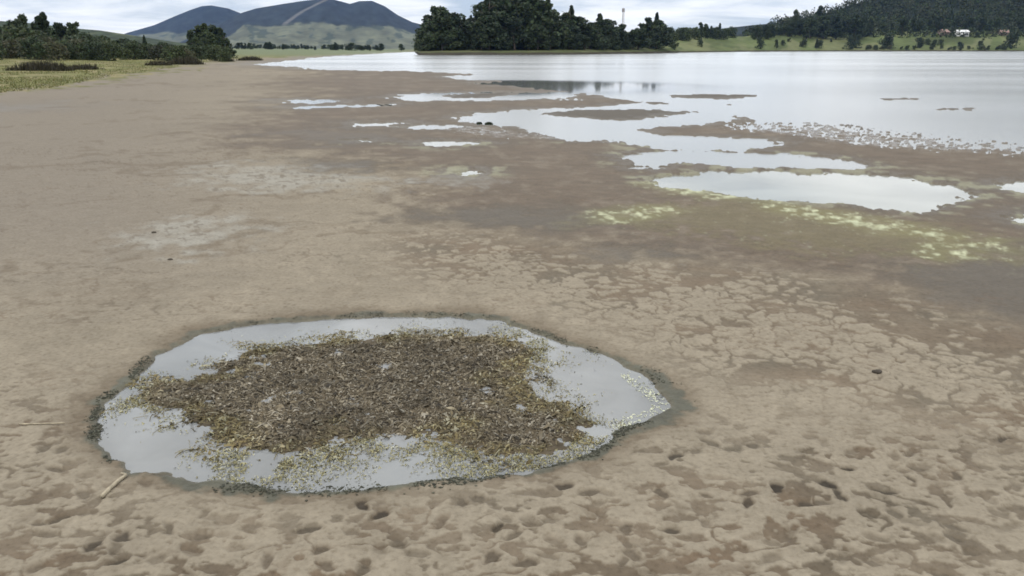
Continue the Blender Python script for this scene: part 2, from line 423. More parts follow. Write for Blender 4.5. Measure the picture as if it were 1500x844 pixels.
A = lambda *c: np.array(c, np.float32)
C_DRY = A(0.218, 0.184, 0.137); C_DAMP = A(0.086, 0.059, 0.036); C_WET = A(0.102, 0.074, 0.050); C_DARK = A(0.085, 0.070, 0.052)
C_GREY = A(0.31, 0.295, 0.255); C_OLIVE = A(0.135, 0.115, 0.055); C_FOAM = A(0.46, 0.47, 0.31); C_GRASS = A(0.135, 0.132, 0.046)
C_BED = A(0.17, 0.15, 0.115); C_RIM = A(0.056, 0.056, 0.040); C_MAT = A(0.085, 0.066, 0.042)
Z_DRY, Z_BED = 0.024, -0.035

def far_shore(px):
    """distance of the opposite lake shore, by column"""
    return np.interp(px, [-4000, 380, 480, 560, 606, 612, 700, 850, 940, 1000, 1100, 1200, 1500, 5000],
                     [60, 70, 130, 260, 420, 222, 226, 248, 290, 360, 470, 540, 560, 560])

def ground(x, y, colour=True):
    """height, albedo and wetness of the ground at x, y"""
    r = np.hypot(x, y); th = np.arctan2(x, y)
    lu, lv = th * 14, np.log(np.maximum(r, .5)) * 14
    px, py = project(x, y)
    rr = np.maximum(r, 1.0)
    # ragged outlines: noise grows with distance like the pools themselves do
    w1 = fbm(lu * 1.3, lv * 1.3, 4, 1) * rr; w2 = fbm(lu * 1.3 + 40, lv * 1.3, 4, 3) * rr
    xw = x + w1 * 0.028; yw = y + w2 * 0.05
    e = 0.006 * rr + 0.006
    wet = np.zeros(x.shape); edge = np.full(x.shape, 99.0)
    for n, p in POOLS.items():
        s = sdist(G(p), xw, yw, 6.0); edge = np.minimum(edge, s)
    lk = sdist(G(LAKE), xw, yw, 30.0)
    edge = np.minimum(edge, lk)
    bar = np.full(x.shape, 99.0)
    for p in BARS: bar = np.minimum(bar, sdist(G(p), xw, yw, 6.0))
    edge = np.maximum(edge, -bar)
    edge = edge + fbm(lu * 10, lv * 7, 3, 13) * .035 * rr
    pool = sst(e * 1.6, -e * 1.6, edge)
    spn = fbm(lu * 18, lv * 14, 3, 6, .6)
    spk = np.maximum(sst(0.5, -0.9, sdist(G(SPECK), xw, yw)), 0.8 * sst(0.3, -0.6, sdist(G(SPECK2), xw, yw)))
    pool = np.maximum(pool, spk * sst(-.04, .14, spn - .12 + 0.10 * (spk - 0.75) + .30 * sst(3.5, -1, lk)))
    # main puddle
    pw = sdist(PUDDLE, x + fbm(x * 8, y * 8, 4, 2) * 0.10, y + fbm(x * 8 + 9, y * 8, 4, 4) * 0.10)
    mt = sdist(MAT, x + fbm(x * 7, y * 7, 3, 8) * 0.12, y + fbm(x * 7 + 5, y * 7, 3, 9) * 0.12)
    pm = sst(0.035, -0.045, pw)
    matm = sst(0.07, -0.12, mt) * pm
    crk = sst(0.5, -0.35, sdist(G(CRACK), xw, yw)) * (r < 14)
    blo = sst(0.35, -0.35, sdist(G(BLOTCH), xw, yw))
    crk2 = np.clip(crk, 0, 1)
    # trampled blotches and drying plates
    near = r < 14
    f1 = np.full(x.shape, .5); f2 = np.full(x.shape, 1.0)
    if near.any():
        q = 0.135
        a = x[near]; b = y[near]
        ax = a / (q * 1.1) + fbm(a * 8, b * 8, 3, 3) * 1.5; bx = b / q + fbm(a * 8 + 3, b * 8, 3, 5) * 1.5
        g1, g2, _ = voro(ax, bx, 5)
        f1[near] = g1; f2[near] = g2
    gap = f2 - f1
    thr = np.clip(0.17 + fbm(x * 2.6, y * 2.6, 3, 7) * 1.2, 0.05, 0.9)
    wf = sdist(G(WETFLAT), x + w1 * .06, y + w2 * .12, 40.0)
    thr = thr + .34 * sst(.9, -.25, wf)
    plate = sst(thr + .11, thr - .09, gap + fbm(x * 30, y * 30, 3, 9) * .35) * crk2
    bn = .80 * fbm(x * 13, y * 18, 3, 10) + 0.22 * fbm(x * 36, y * 48, 3, 12)
    rdg = .10 - np.abs(fbm(x * 5 + 3, y * 7.5, 3, 14)) * 2.4 + .42 * fbm(x * 15, y * 20, 3, 6)
    bn = np.maximum(bn, rdg)
    lim = 0.132 - 0.09 * sst(0, 1, fbm(x * 0.9, y * 0.9, 2, 13) + .5)
    blot = sst(lim - 0.03, lim + 0.05, bn) * (.82 + .18 * sst(-.12, .1, fbm(x * 4 + 3, y * 5, 2, 15))) * blo
    pr = np.zeros(x.shape); prim = np.zeros(x.shape)
    for k, (qx, qy, s) in enumerate(PRINTS):
        gx, gy = px2ground(qx, qy)
        m = (np.abs(x - gx) < .14) & (np.abs(y - gy) < .14)
        if not m.any(): continue
        ang = (k * 2.399) % math.pi; ca, sa = math.cos(ang), math.sin(ang)
        dx = x[m] - gx + fbm(x[m] * 30, y[m] * 30, 2, 2) * .035; dy = y[m] - gy + fbm(x[m] * 30, y[m] * 30, 2, 4) * .02
        a = (dx * ca + dy * sa) / (0.034 + .024 * ((k * 7) % 5) / 5); b = (-dx * sa + dy * ca) / (0.019 + .011 * ((k * 3) % 5) / 5) + (a * a * .4 if k % 3 == 0 else 0)
        d = np.hypot(a, b)
        pr[m] = np.maximum(pr[m], s * sst(1.25, 0.55, d)); prim[m] = np.maximum(prim[m], s * np.exp(-((d - 1.5) / .35) ** 2))
    hair = sst(.030, .008, np.abs(fbm(x * 3.3, y * 5.5, 4, 12))) * sst(.0, .12, fbm(x * 1.3 + 7, y * 1.6, 3, 1)) * (r < 16)
    fleck = sst(.23, .30, fbm(x * 26, y * 34, 3, 0)) * (r < 16)
    hair = np.maximum(hair * .55, fleck * .5) * (1 - pm)
    damp = np.clip(np.maximum(np.maximum(np.maximum(plate * .92, hair) * .85, blot * .88), pr), 0, 1)
    # broad ring of damp mud round the puddle
    ring = sst(0.22, 0.02, pw + fbm(x * 3, y * 3, 3, 5) * .18) * (1 - pm)
    # ---- height
    rel = fbm(x * 0.35, y * 0.35, 3, 0) * 0.012 * sst(30, 5, r) + fbm(x * 3.1, y * 3.1, 3, 2) * 0.010 * sst(26, 6, r) + fbm(x * 13, y * 13, 3, 6) * 0.006 * sst(14, 4, r)
    z = Z_DRY + rel - plate * .006 - blot * .005 - pr * .011 + prim * .003 - hair * .003
    z = np.maximum(z, 0.006) * (1 - ring * .35)
    z = z * (1 - pool) + Z_BED * pool
    bed = -0.030 + matm * (0.036 + fbm(x * 9, y * 9, 3, 4) * .016 + fbm(x * 30, y * 30, 2, 7) * .014)
    z = z * (1 - pm) + bed * pm
    # left bank, far plain
    gr = sdist(G(GRASS), xw, yw, 60.0)
    grs = sst(0.03 * rr, -0.05 * rr, gr)
    z = z + np.where(px < 620, np.clip(-gr - 1.0, 0, 400) * 0.011, 0) * (grs > .5)
    z = np.where(gr < -1, np.minimum(z, 0.05 + 0.0035 * r), z)
    z = np.where((r > 900), np.minimum(z, 2.0), z)
    lakebed = (lk < 0) & (gr > 0)
    z = np.where(lakebed & (r > 80), -0.4, z)
    if not colour: return z
    # ---- colour
    def mix(c, k, f): return c * (1 - f[:, None]) + k * f[:, None]
    n_big = fbm(lu * .8, lv * .8, 4, 9); n_mid = fbm(lu * 4, lv * 3, 4, 11)
    c = np.tile(C_DRY, (len(x), 1)) * (1 + .30 * n_big + .18 * n_mid)[:, None]
    pinkish = sst(560, 100, px) * sst(520, 300, py)
    c = mix(c, A(0.176, 0.149, 0.118), pinkish * .85)
    wfm = sst(.05 * rr, -.10 * rr, wf + n_mid * .16 * rr)
    c = mix(c, C_WET * 1.0, wfm * (.93 - .25 * sst(0, .3, n_mid)))
    c = c * (1 + wfm * .45 * fbm(lu * 3, lv * 10, 3, 14))[:, None]
    wet = np.maximum(wet, wfm * .55)
    # long faint streaks across the flats
    st = fbm(th * 11 + n_big * 5, np.log(rr) * 22 + fbm(lu * .7, lv * .7, 3, 2) * 7, 4, 5, .6)
    c = mix(c, C_DAMP, sst(.10, .26, st) * sst(4.5, 7, r) * .34)
    wet = np.maximum(wet, spk * (1.15 + 1.6 * fbm(lu * 12, lv * 22, 3, 9)))
    for k, p in enumerate(DARK):
        f = sst(.05 * rr, -.07 * rr, sdist(G(p), x + w1 * .06, y + w2 * .12) + n_mid * .12 * rr)
        c = mix(c, C_DARK, f * (.85 if k < 4 else .42)); wet = np.maximum(wet, f * .7)
    for p in OLIVE:
        f = sst(.04 * rr, -.06 * rr, sdist(G(p), x + w1 * .06, y + w2 * .12) + n_mid * .22 * rr)
        c = mix(c, C_OLIVE, f * .5)
    for p in GREY:
        f = sst(.03 * rr, -.06 * rr, sdist(G(p), x + w1 * .08, y + w2 * .14) + n_mid * .15 * rr)
        c = mix(c, C_GREY * .95, f * .62)
        c = mix(c, C_DAMP, f * sst(.1, .2, fbm(lu * 9, lv * 6, 3, 2)) * .5)
    c = mix(c, C_DAMP[None, :] * (1 + .5 * fbm(x * 3, y * 4, 3, 4)[:, None] * A(1.5, 1.0, .7)), damp * .92)
    wet = np.maximum(wet, damp * .45)
    deep = np.clip(pr - .5, 0, 1) * 2
    c = mix(c, C_DARK * .40, deep * .9)
    # pale drying plates
    c = mix(c, C_DRY * 1.10, blo * (1 - damp) * .5)
    c = mix(c, C_DRY * 1.12, crk2 * (1 - damp) * .55)
    # rim of the pools: pale scum then dark wet mud
    wm = sst(.07 * rr, 0, edge + n_mid * .05 * rr) * (r > 5)
    c = mix(c, C_DARK, wm * .55); wet = np.maximum(wet, wm * .8)
    c = mix(c, C_DARK * .85, sst(.02 * rr, -.02 * rr, bar) * .9)
    rim = sst(.05 * rr, 0, np.abs(edge - .012 * rr)) * (edge > -.02 * rr) * sst(45, 25, r)
    scum = sst(-.02, .14, n_mid + .1 * n_big)
    c = mix(c, C_FOAM * .8, rim * scum * .35 * (r > 6) * (r < 14.5))
    for p in FOAM:
        s_ = sdist(G(p), x + w1 * .05, y + w2 * .10)
        f = sst(.028 * rr, -.03 * rr, s_ + .012 * rr + (.9 * fbm(lu * 9, lv * 6, 4, 3) + .06) * .16 * rr)
        halo = sst(.05 * rr, 0, s_ + .01 * rr)
        c = mix(c, A(0.22, 0.21, 0.08), halo * .3)
        c = mix(c, C_FOAM * (1 + .5 * fbm(lu * 16, lv * 12, 2, 8))[:, None], f * .8)
    flk = sst(.25, .31, fbm(lu * 8, lv * 6, 3, 15)) * sst(.10 * rr, -.03 * rr, sdist(G(OLIVE[0]), x, y))
    c = mix(c, C_FOAM * .7, flk * .25)
    # ring and rim of the main puddle
    c = mix(c, C_DAMP * .95, ring * .55)
    rw = 0.006 + .07 * np.clip(fbm(x * 2.6, y * 2.6, 3, 8) + .40, 0, 1) + .04 * sst(690, 730, py) * sst(720, 560, px) + .04 * sst(900, 990, px)
    rm = sst(rw + .028, rw - .018, pw + fbm(x * 18, y * 18, 3, 3) * .08) * (1 - pm * .6)
    c = mix(c, C_RIM * (1.25 + 1.2 * fbm(x * 9, y * 9, 3, 2))[:, None], rm * .85); wet = np.maximum(wet, rm * .8)
    c = mix(c, C_BED, pool)
    c = mix(c, C_BED * .9, pm * (1 - matm))
    c = mix(c, C_MAT * (1 + 1.3 * fbm(x * 12, y * 12, 3, 1))[:, None], matm)
    # grass of the left bank
    gn = fbm(lu * 5, lv * 4, 4, 7)
    gcol = C_GRASS[None, :] * (1 + .9 * gn)[:, None]
    gcol = mix(gcol, A(0.27, 0.215, 0.12), sst(.02, .2, n_mid) * .6)
    c = mix(c, gcol, sst(.02 * rr, -.03 * rr, gr + gn * .16 * rr))
    far = sst(130, 260, r) * grs
    c = mix(c, A(0.13, 0.15, 0.08), far)
    return z, np.clip(c, .01, .9), np.clip(wet, 0, 1.5)

# ================================================================ ground sheet
def build_ground():
    rs = [0.0, .6, 1.1, 1.5, 1.8, 1.95]
    r = 2.05
    while r < 5200:
        rs.append(r); r += min(1.5 * r * r / (CAM_H * FPX), .04 * r)
    rs.append(5200.0); rs = np.array(rs[1:])
    lim = math.radians(37.5)
    th = np.concatenate([np.linspace(-lim, lim, 1130), np.linspace(lim, 2 * math.pi - lim, 74)[1:-1]])
    nr, ntn = len(rs), len(th)
    R, T = np.meshgrid(rs, th, indexing='ij')
    x = (R * np.sin(T)).ravel(); y = (R * np.cos(T)).ravel()
    z = np.empty(x.shape); c = np.empty((len(x), 3)); w = np.empty(x.shape)
    for a in range(0, len(x), 150000):
        b = min(len(x), a + 150000)
        z[a:b], c[a:b], w[a:b] = ground(x[a:b], y[a:b])
    V = np.stack([x, y, z], 1)
    i = np.arange(nr - 1)[:, None] * ntn; j = np.arange(ntn)[None, :]; j1 = (j + 1) % ntn
    F = np.stack([i + j, i + ntn + j, i + ntn + j1, i + j1], -1).reshape(-1, 4)[:, ::-1]
    # small disc under the camera
    V = np.vstack([V, [[0, 0, Z_DRY]]]); c = np.vstack([c, [C_DRY]]); w = np.append(w, 0)
    ctr = len(V) - 1
    k = np.arange(0, ntn - 1, 2)
    D = np.stack([np.full(len(k), ctr), k, (k + 1) % ntn, (k + 2) % ntn], 1)[:, ::-1]
    me = np_mesh('ground', V, np.vstack([F, D]), M['ground'], c)
    at_ = me.attributes.new('wet', 'FLOAT', 'POINT'); at_.data.foreach_set('value', w.astype(np.float32))
    o = link('ground', me)
    tag(o, 'dried lakebed of pale cracked mud with damp trampled patches', None, None, 'structure')
build_ground()

def gz(x, y):
    return float(ground(np.array([float(x)]), np.array([float(y)]), False)[0])

# ================================================================ water
def sheet(name, pts, mat, label, z=0.0, grow=1.0, kind='structure'):
    cx = sum(p[0] for p in pts) / len(pts); cy = sum(p[1] for p in pts) / len(pts)
    mb = MB(); mb.poly([(cx + (p[0] - cx) * grow, cy + (p[1] - cy) * grow, z) for p in pts])
    if Vector((0, 0, 1)).dot(poly_normal(mb.v)) < 0: mb.f = [tuple(reversed(mb.f[0]))]
    o = link(name, mb.mesh(name, mat)); tag(o, label, None, None, kind)
    return o
def poly_normal(v):
    n = Vector((0, 0, 0))
    for i in range(len(v)):
        a = Vector(v[i]); b = Vector(v[(i + 1) % len(v)]); n += a.cross(b)
    return n
def ellipse_cover(pts, grow):
    P = np.array(pts); c = (P.min(0) + P.max(0)) / 2; h = (P.max(0) - P.min(0)) / 2 * grow
    return [(c[0] + h[0] * math.copysign(abs(math.cos(t)) ** .6, math.cos(t)), c[1] + h[1] * math.copysign(abs(math.sin(t)) ** .6, math.sin(t))) for t in np.linspace(0, 2 * math.pi, 28, endpoint=False)]
LAKE_SHEET = [(340, 93), (400, 106), (520, 112), (540, 150), (640, 180), (560, 192), (640, 204), (800, 216), (900, 224), (905, 250), (1000, 247), (1300, 254), (1400, 236), (1700, 246), (2600, 280)]
lk = G(LAKE_SHEET) + [at(2600, 700), at(1500, 640), at(1000, 560), at(640, 520), at(560, 480), at(480, 240), at(400, 110)]
sheet('lake_water', lk, M['lake'], 'grey shallow lake reflecting the overcast sky')
sheet('puddle_water', ellipse_cover(PUDDLE, 1.12), M['puddle'], 'murky water filling the weedy puddle on the mud')
for n, lab in (('broad', 'wide pale pool edged with scum'), ('side', 'pale pool on the brown flats beside the wide pool'), ('corner', 'small pale pool beside the algae streaks'),
               ('slim_one', 'short slim strip of standing water on the flats'), ('slim_two', 'long slim strip of standing water on the flats'),
               ('pinkish', 'narrow pinkish strip of standing water'), ('sliver', 'sliver of standing water on the brown mud'),
               ('scrap', 'scrap of standing water on the brown mud'), ('smear', 'tiny smear of water on the damp mud')):
    sheet('pool_water', ellipse_cover(G(POOLS[n]), 1.10), M['pool'], lab, z=0.0)

# ================================================================ far land: wooded point and meadow across the lake
def prof(px, pts):
    return np.interp(px, [p[0] for p in pts], [p[1] for p in pts])
MEADOW_RISE = [(606, .0), (640, .05), (900, .06), (1000, .06), (1090, .07), (1150, .12), (1250, .12), (1380, .14), (2300, .14)]
def far_z(px, d):
    """height of the far shore's land at column px and distance d"""
    D = far_shore(px)
    t = d - D
    bank = 0.75 * sst(-1.0, 2.5, t + 2.0 * fbm(px * .045, px * 0.0 + 3, 3, 4))
    return -0.6 + 0.6 * sst(-8, -1, t) + bank + np.clip(t - 2, 0, np.interp(px, [1000, 1150], [160, 110])) * prof(px, MEADOW_RISE) + fbm(px * .03, d * .03, 3, 2) * .8 * sst(4, 30, t)
def build_far_shore():
    pxs = np.concatenate([np.linspace(606, 1560, 420), np.linspace(1570, 2300, 50)])
    ts = np.concatenate([[-8, -4, -2, -1, 0, .7, 1.5, 2.5], np.linspace(4, 60, 26), np.linspace(70, 420, 24)])
    PX, T = np.meshgrid(pxs, ts, indexing='ij')
    D = far_shore(PX) + T
    x, y = az_of(PX) * D, D
    z = far_z(PX, D)
    z = np.where(PX < 609, np.minimum(z, -.6 + (PX - 606) * .4), z)
    n = fbm(PX * .02, D * .03, 4, 6).ravel(); n2 = fbm(PX * .05, D * .02, 3, 3).ravel()
    tt = T.ravel(); pp = PX.ravel()
    c = np.tile(A(0.080, 0.098, 0.036), (len(n), 1)) * (1 + 1.1 * n)[:, None]
    f = sst(-.05, .15, n2)[:, None]; c = c * (1 - f * .6) + A(0.150, 0.150, 0.075) * f * .6
    g = sst(990, 930, pp)[:, None]; c = c * (1 - g * .6) + A(0.085, 0.090, 0.045) * g * .6
    b = sst(2.4, 1.0, tt)[:, None]; c = c * (1 - b) + A(0.045, 0.040, 0.028) * b
    V = np.stack([x.ravel(), y.ravel(), z.ravel()], 1)
    nx, ny = PX.shape
    i = np.arange(nx - 1)[:, None] * ny; j = np.arange(ny - 1)[None, :]
    F = np.stack([i + j, i + ny + j, i + ny + j + 1, i + j + 1], -1).reshape(-1, 4)
    o = link('meadow', np_mesh('meadow', V, F, M['near_land'], np.clip(c, .01, .5)))
    tag(o, 'green meadow and dark bank across the lake', None, None, 'structure')
build_far_shore()

# ================================================================ hills
def hill(name, ridge, dist, run, back, base, colour, seed, label, rough=.10, lobes=1.0):
    """a ridge whose skyline follows ridge[(px, py)] seen at dist metres"""
    p0, p1 = ridge[0][0], ridge[-1][0]
    pxs = np.linspace(p0, p1, int(abs(p1 - p0) / 1.6) + 2)
    vs = np.concatenate([np.linspace(0, 1, 64), 1 + np.linspace(.03, 1, 16)])
    PX, Vv = np.meshgrid(pxs, vs, indexing='ij')
    top = np.maximum((71.5 - prof(PX, ridge)) / FPX * dist, .3)
    d = np.where(Vv <= 1, dist - run * (1 - Vv), dist + back * (Vv - 1))
    g = np.where(Vv <= 1, Vv ** 1.45, np.cos(np.clip(Vv - 1, 0, 1) * math.pi / 2) ** 1.2)
    gul = fbm(PX * .018 * lobes + Vv * .6, Vv * 2.2, 4, seed) * rough * 4 * np.where(Vv <= 1, np.sin(np.clip(Vv, 0, 1) * math.pi), 0)
    h = np.maximum(top * (g + gul * .35), 0) + base * (1 - g)
    x, y = az_of(PX) * d, d
    z = CAM_H * np.clip(g, 0, 1) + h
    c = colour(PX.ravel(), np.clip(Vv.ravel(), 0, 2), (h / np.maximum(top, 1)).ravel())
    V = np.stack([x.ravel(), y.ravel(), z.ravel()], 1)
    nx, ny = PX.shape
    i = np.arange(nx - 1)[:, None] * ny; j = np.arange(ny - 1)[None, :]
    F = np.stack([i + j, i + ny + j, i + ny + j + 1, i + j + 1], -1).reshape(-1, 4)
    o = link(name, np_mesh(name, V, F, M['land'], np.clip(c, .008, .6)))
    tag(o, label, None, None, 'structure')
    return lambda px, vv: (np.maximum((71.5 - prof(px, ridge)) / FPX * dist, .3))
def col_mountain(px, v, hr):
    """forest above, pale fields below, a bare strip running down the slope"""
    scr = hr
    n = fbm(px * .03, v * 5, 4, 3)
    forest = A(0.016, 0.022, 0.024)[None, :] * (1 + 1.4 * fbm(px * .12, v * 16, 3, 6))[:, None]
    field = A(0.105, 0.110, 0.072)[None, :] * (1 + 1.1 * fbm(px * .06, v * 12, 3, 8))[:, None]
    hed = sst(.10, .16, fbm(px * .07, v * 14, 3, 12))[:, None]
    field = field * (1 - hed * .75) + A(0.03, 0.042, 0.03) * hed * .75
    lim = .45 + .4 * n + np.interp(px, [190, 300, 360, 420, 500, 560, 620, 720], [.30, -.16, .02, -.02, -.02, .0, .12, .3])
    f = sst(lim + .035, lim - .035, scr)[:, None]
    c = forest * (1 - f) + field * f
    s = np.abs(px - np.interp(scr, [0, .45, .7, 1.0], [410, 420, 446, 486]) + 2.0 * fbm(v * 9, v * 0, 2, 2))
    st = sst(5.5, 2.0, s)[:, None] * (1 - f) * (scr < .99)[:, None]
    return c * (1 - st * .7) + A(0.15, 0.14, 0.13) * st * .7
def col_forest(px, v, hr):
    return A(0.016, 0.022, 0.014)[None, :] * (1 + 1.2 * fbm(px * .12, v * 16, 3, 6))[:, None]
def col_scrub(px, v, hr):
    c = A(0.034, 0.046, 0.026)[None, :] * (1 + 1.4 * fbm(px * .10, v * 14, 4, 7))[:, None]
    f = sst(.10, .2, fbm(px * .03, v * 6, 3, 9))[:, None]
    return c * (1 - f * .5) + A(0.10, 0.11, 0.06) * f * .5
hill('mountain', [(170, 56), (190, 50), (230, 40), (262, 28), (285, 20), (302, 15), (316, 14), (340, 18), (362, 26), (400, 34), (450, 45), (520, 62)],
     4300, 1500, 500, 0, col_mountain, 2, 'blue forested mountain with a rounded peak', .12)
hill('mountain', [(250, 66), (310, 46), (340, 32), (358, 24), (380, 18), (400, 15), (420, 12), (450, 8), (470, 6), (488, 5), (500, 8), (516, 12), (530, 8.5), (548, 8),
                  (566, 15), (585, 27), (605, 36), (640, 44), (700, 52), (800, 60)],
     3500, 1700, 700, 0, col_mountain, 5, 'long blue mountain with a pale bare strip down its slope', .12)
hill('hill', [(960, 56), (1010, 50), (1060, 44), (1100, 40), (1150, 36), (1200, 32), (1300, 30), (1500, 30)], 2200, 700, 300, 0, col_forest, 7, 'low bluish wooded hill behind the meadow')
hill('hill', [(-700, 10), (-300, 20), (-100, 29), (0, 34), (60, 38), (110, 44), (150, 47), (200, 54), (260, 63), (340, 69)], 620, 330, 200, 0, col_scrub, 4, 'dark scrub covered hill behind the left bank trees')
RH = [(1040, 62), (1100, 48), (1150, 36), (1200, 25), (1240, 14), (1280, 2), (1350, -24), (1450, -50), (1600, -75), (1900, -90), (2300, -60)]
hill('hill', RH, 860, 250, 250, 6, col_forest, 8, 'steep dark forested hill rising behind the far meadow')

# ================================================================ trees
def quads(P, s, seed, flat=0.0, asp=1.0):
    """small leaf-clump faces at points P with sizes s"""
    g = np.random.default_rng(seed); n = len(P)
    a = g.normal(size=(n, 3)); a /= np.linalg.norm(a, axis=1)[:, None]
    b = g.normal(size=(n, 3)); b -= (b * a).sum(1)[:, None] * a; b /= np.linalg.norm(b, axis=1)[:, None]
    if flat: a[:, 2] *= 1 - flat; b[:, 2] *= 1 - flat
    s = np.broadcast_to(np.asarray(s, float), (n,))[:, None]
    a = a * s * .5; b = b * s * .5 * asp
    k = g.uniform(.55, 1.0, (4, n, 1))
    V = np.stack([P - a * k[0], P - b * k[1], P + a * k[2], P + b * k[3]], 1).reshape(-1, 3)
    F = np.arange(4 * n).reshape(n, 4)
    return V, F
def crown_pts(kind, h, w, n, g):
    """points spread through a crown h tall and w wide, base at z=0 of the tree"""
    if kind == 'conifer':
        t = g.random(n) ** .7
        z = h * (.10 + .90 * t)
        tier = .75 + .25 * np.abs(np.sin(t * 19 + .5))
        rad = w / 2 * (1.02 - t) * tier * np.sqrt(g.uniform(.25, 1, n))
        a = g.uniform(0, 2 * math.pi, n)
        return np.stack([rad * np.cos(a), rad * np.sin(a), z], 1)
    nl = {'broad': 15, 'tall': 17, 'column': 11, 'shrub': 11, 'gum': 8}[kind]
    lo = {'broad': .16, 'tall': .14, 'column': .10, 'shrub': .10, 'gum': .62}[kind]
    L_ = []
    for i in range(nl):
        t = (i + g.random()) / nl
        z = h * (lo + (1 - lo) * t)
        if kind == 'broad': env = math.sin(math.pi * min(1, .22 + .74 * t)) ** .6
        elif kind == 'tall': env = (math.sin(math.pi * min(1, .20 + .72 * t)) ** .8) * (1.05 - .45 * t)
        elif kind == 'column': env = .8 * math.sin(math.pi * min(1, .2 + .75 * t)) ** .5
        elif kind == 'gum': env = .8
        else: env = math.cos(t * 1.35) ** .5
        a = g.uniform(0, 2 * math.pi); rr = w / 2 * env * g.uniform(.15, .72)
        R = w * g.uniform(.17, .30) * (1.1 - .45 * t)
        L_.append((rr * math.cos(a), rr * math.sin(a), min(z, h - R * .75), R))
    out = []
    for (a, b, c, R) in L_:
        m = n // nl
        d = g.normal(size=(m, 3)); d /= np.linalg.norm(d, axis=1)[:, None]
        rad = R * (g.uniform(.35, 1.0, m) ** .6) * (1 + .22 * np.sin(d[:, 0] * 5 + a) * np.cos(d[:, 1] * 4 + b))
        out.append(np.array([a, b, c]) + d * rad[:, None] * np.array([1, 1, .8]))
    P = np.vstack(out); P[:, 2] = np.clip(P[:, 2], .03 * h, None)
    return P
def tree_meshes(kind, seed, n=1500, leaf=.085, hue=(0.038, 0.052, 0.026)):
    """unit-height tree: (trunk mesh, crown mesh)"""
    g = np.random.default_rng(seed)
    w = {'broad': .85, 'tall': .5, 'column': .24, 'conifer': .48, 'shrub': 1.5, 'gum': .55}[kind]
    P = crown_pts(kind, 1.0, w, n, g)
    V, F = quads(P, leaf * g.uniform(.6, 1.35, len(P)), seed + 1)
    c = np.array(hue)[None, :] * g.uniform(.6, 1.5, (len(P), 1)) * (1 + g.normal(0, .07, (len(P), 3)))
    crown = np_mesh('crown', V, F, M['leaf'], np.clip(np.repeat(c, 4, 0), .004, .5), False)
    mb = MB(); r0 = {'shrub': .02, 'gum': .022}.get(kind, .028)
    lean = g.uniform(-.05, .05, 2)
    top = {'conifer': .95, 'column': .9, 'gum': .9}.get(kind, .72)
    pts = [(lean[0] * t * t * 2, lean[1] * t * t * 2, t * top) for t in (-.02, .12, .35, .65, 1.0)]
    mb.tube(pts, [r0 * 1.35, r0, r0 * .8, r0 * .5, r0 * .12], 7)
    for k in range(7):
        t = g.uniform(.25, .85); a = g.uniform(0, 6.28); ln = w * g.uniform(.25, .42)
        b = Vector((lean[0] * t * t * 2, lean[1] * t * t * 2, t * top)); e = b + Vector((math.cos(a) * ln, math.sin(a) * ln, ln * g.uniform(.3, .8)))
        mb.tube([b, (b + e) / 2 + Vector((0, 0, .015)), e], [r0 * .5 * (1.1 - t), r0 * .3, r0 * .08], 5)
    return mb.mesh('trunk', M['bark'], True), crown
HUE_D = (0.040, 0.056, 0.030); HUE_M = (0.054, 0.072, 0.036); HUE_O = (0.058, 0.066, 0.034); HUE_G = (0.07, 0.075, 0.045)
PROTO = {}
for k, kind in enumerate(('broad', 'tall', 'column', 'conifer', 'shrub', 'gum')):
    for j in range(3 if kind in ('broad', 'tall', 'shrub') else 2):
        PROTO[kind, j, 'd'] = tree_meshes(kind, 100 + k * 10 + j, 2100 if kind in ('broad', 'tall') else 1300, .075 if kind != 'shrub' else .11, HUE_D)
        PROTO[kind, j, 'm'] = tree_meshes(kind, 200 + k * 10 + j, 1700 if kind in ('broad', 'tall') else 1100, .085 if kind != 'shrub' else .12, HUE_M)
        if kind == 'shrub':
            PROTO[kind, j, 'o'] = tree_meshes(kind, 300 + k * 10 + j, 1100, .12, HUE_G)
NAMES = {'broad': 'broadleaf_tree', 'tall': 'tall_tree', 'column': 'slim_tree', 'conifer': 'conifer_tree', 'shrub': 'bush', 'gum': 'bare_stemmed_tree'}
def tree(kind, var, tone, x, y, z, h, label, group=None, wide=1.0, rot=None):
    tm, cm = PROTO[kind, var, tone]
    o = link(NAMES[kind], None, None, (x, y, z - .02 * h))
    o.scale = (h * wide, h * wide, h); o.rotation_euler = (0, 0, rnd.uniform(0, 6.28) if rot is None else rot)
    link('trunk', tm, o); link('crown', cm, o)
    tag(o, label, 'bush' if kind == 'shrub' else 'tree', group)
    return o
def h_for(py, d, z): return max(.4, (71.5 - py) / FPX * d + CAM_H - z)

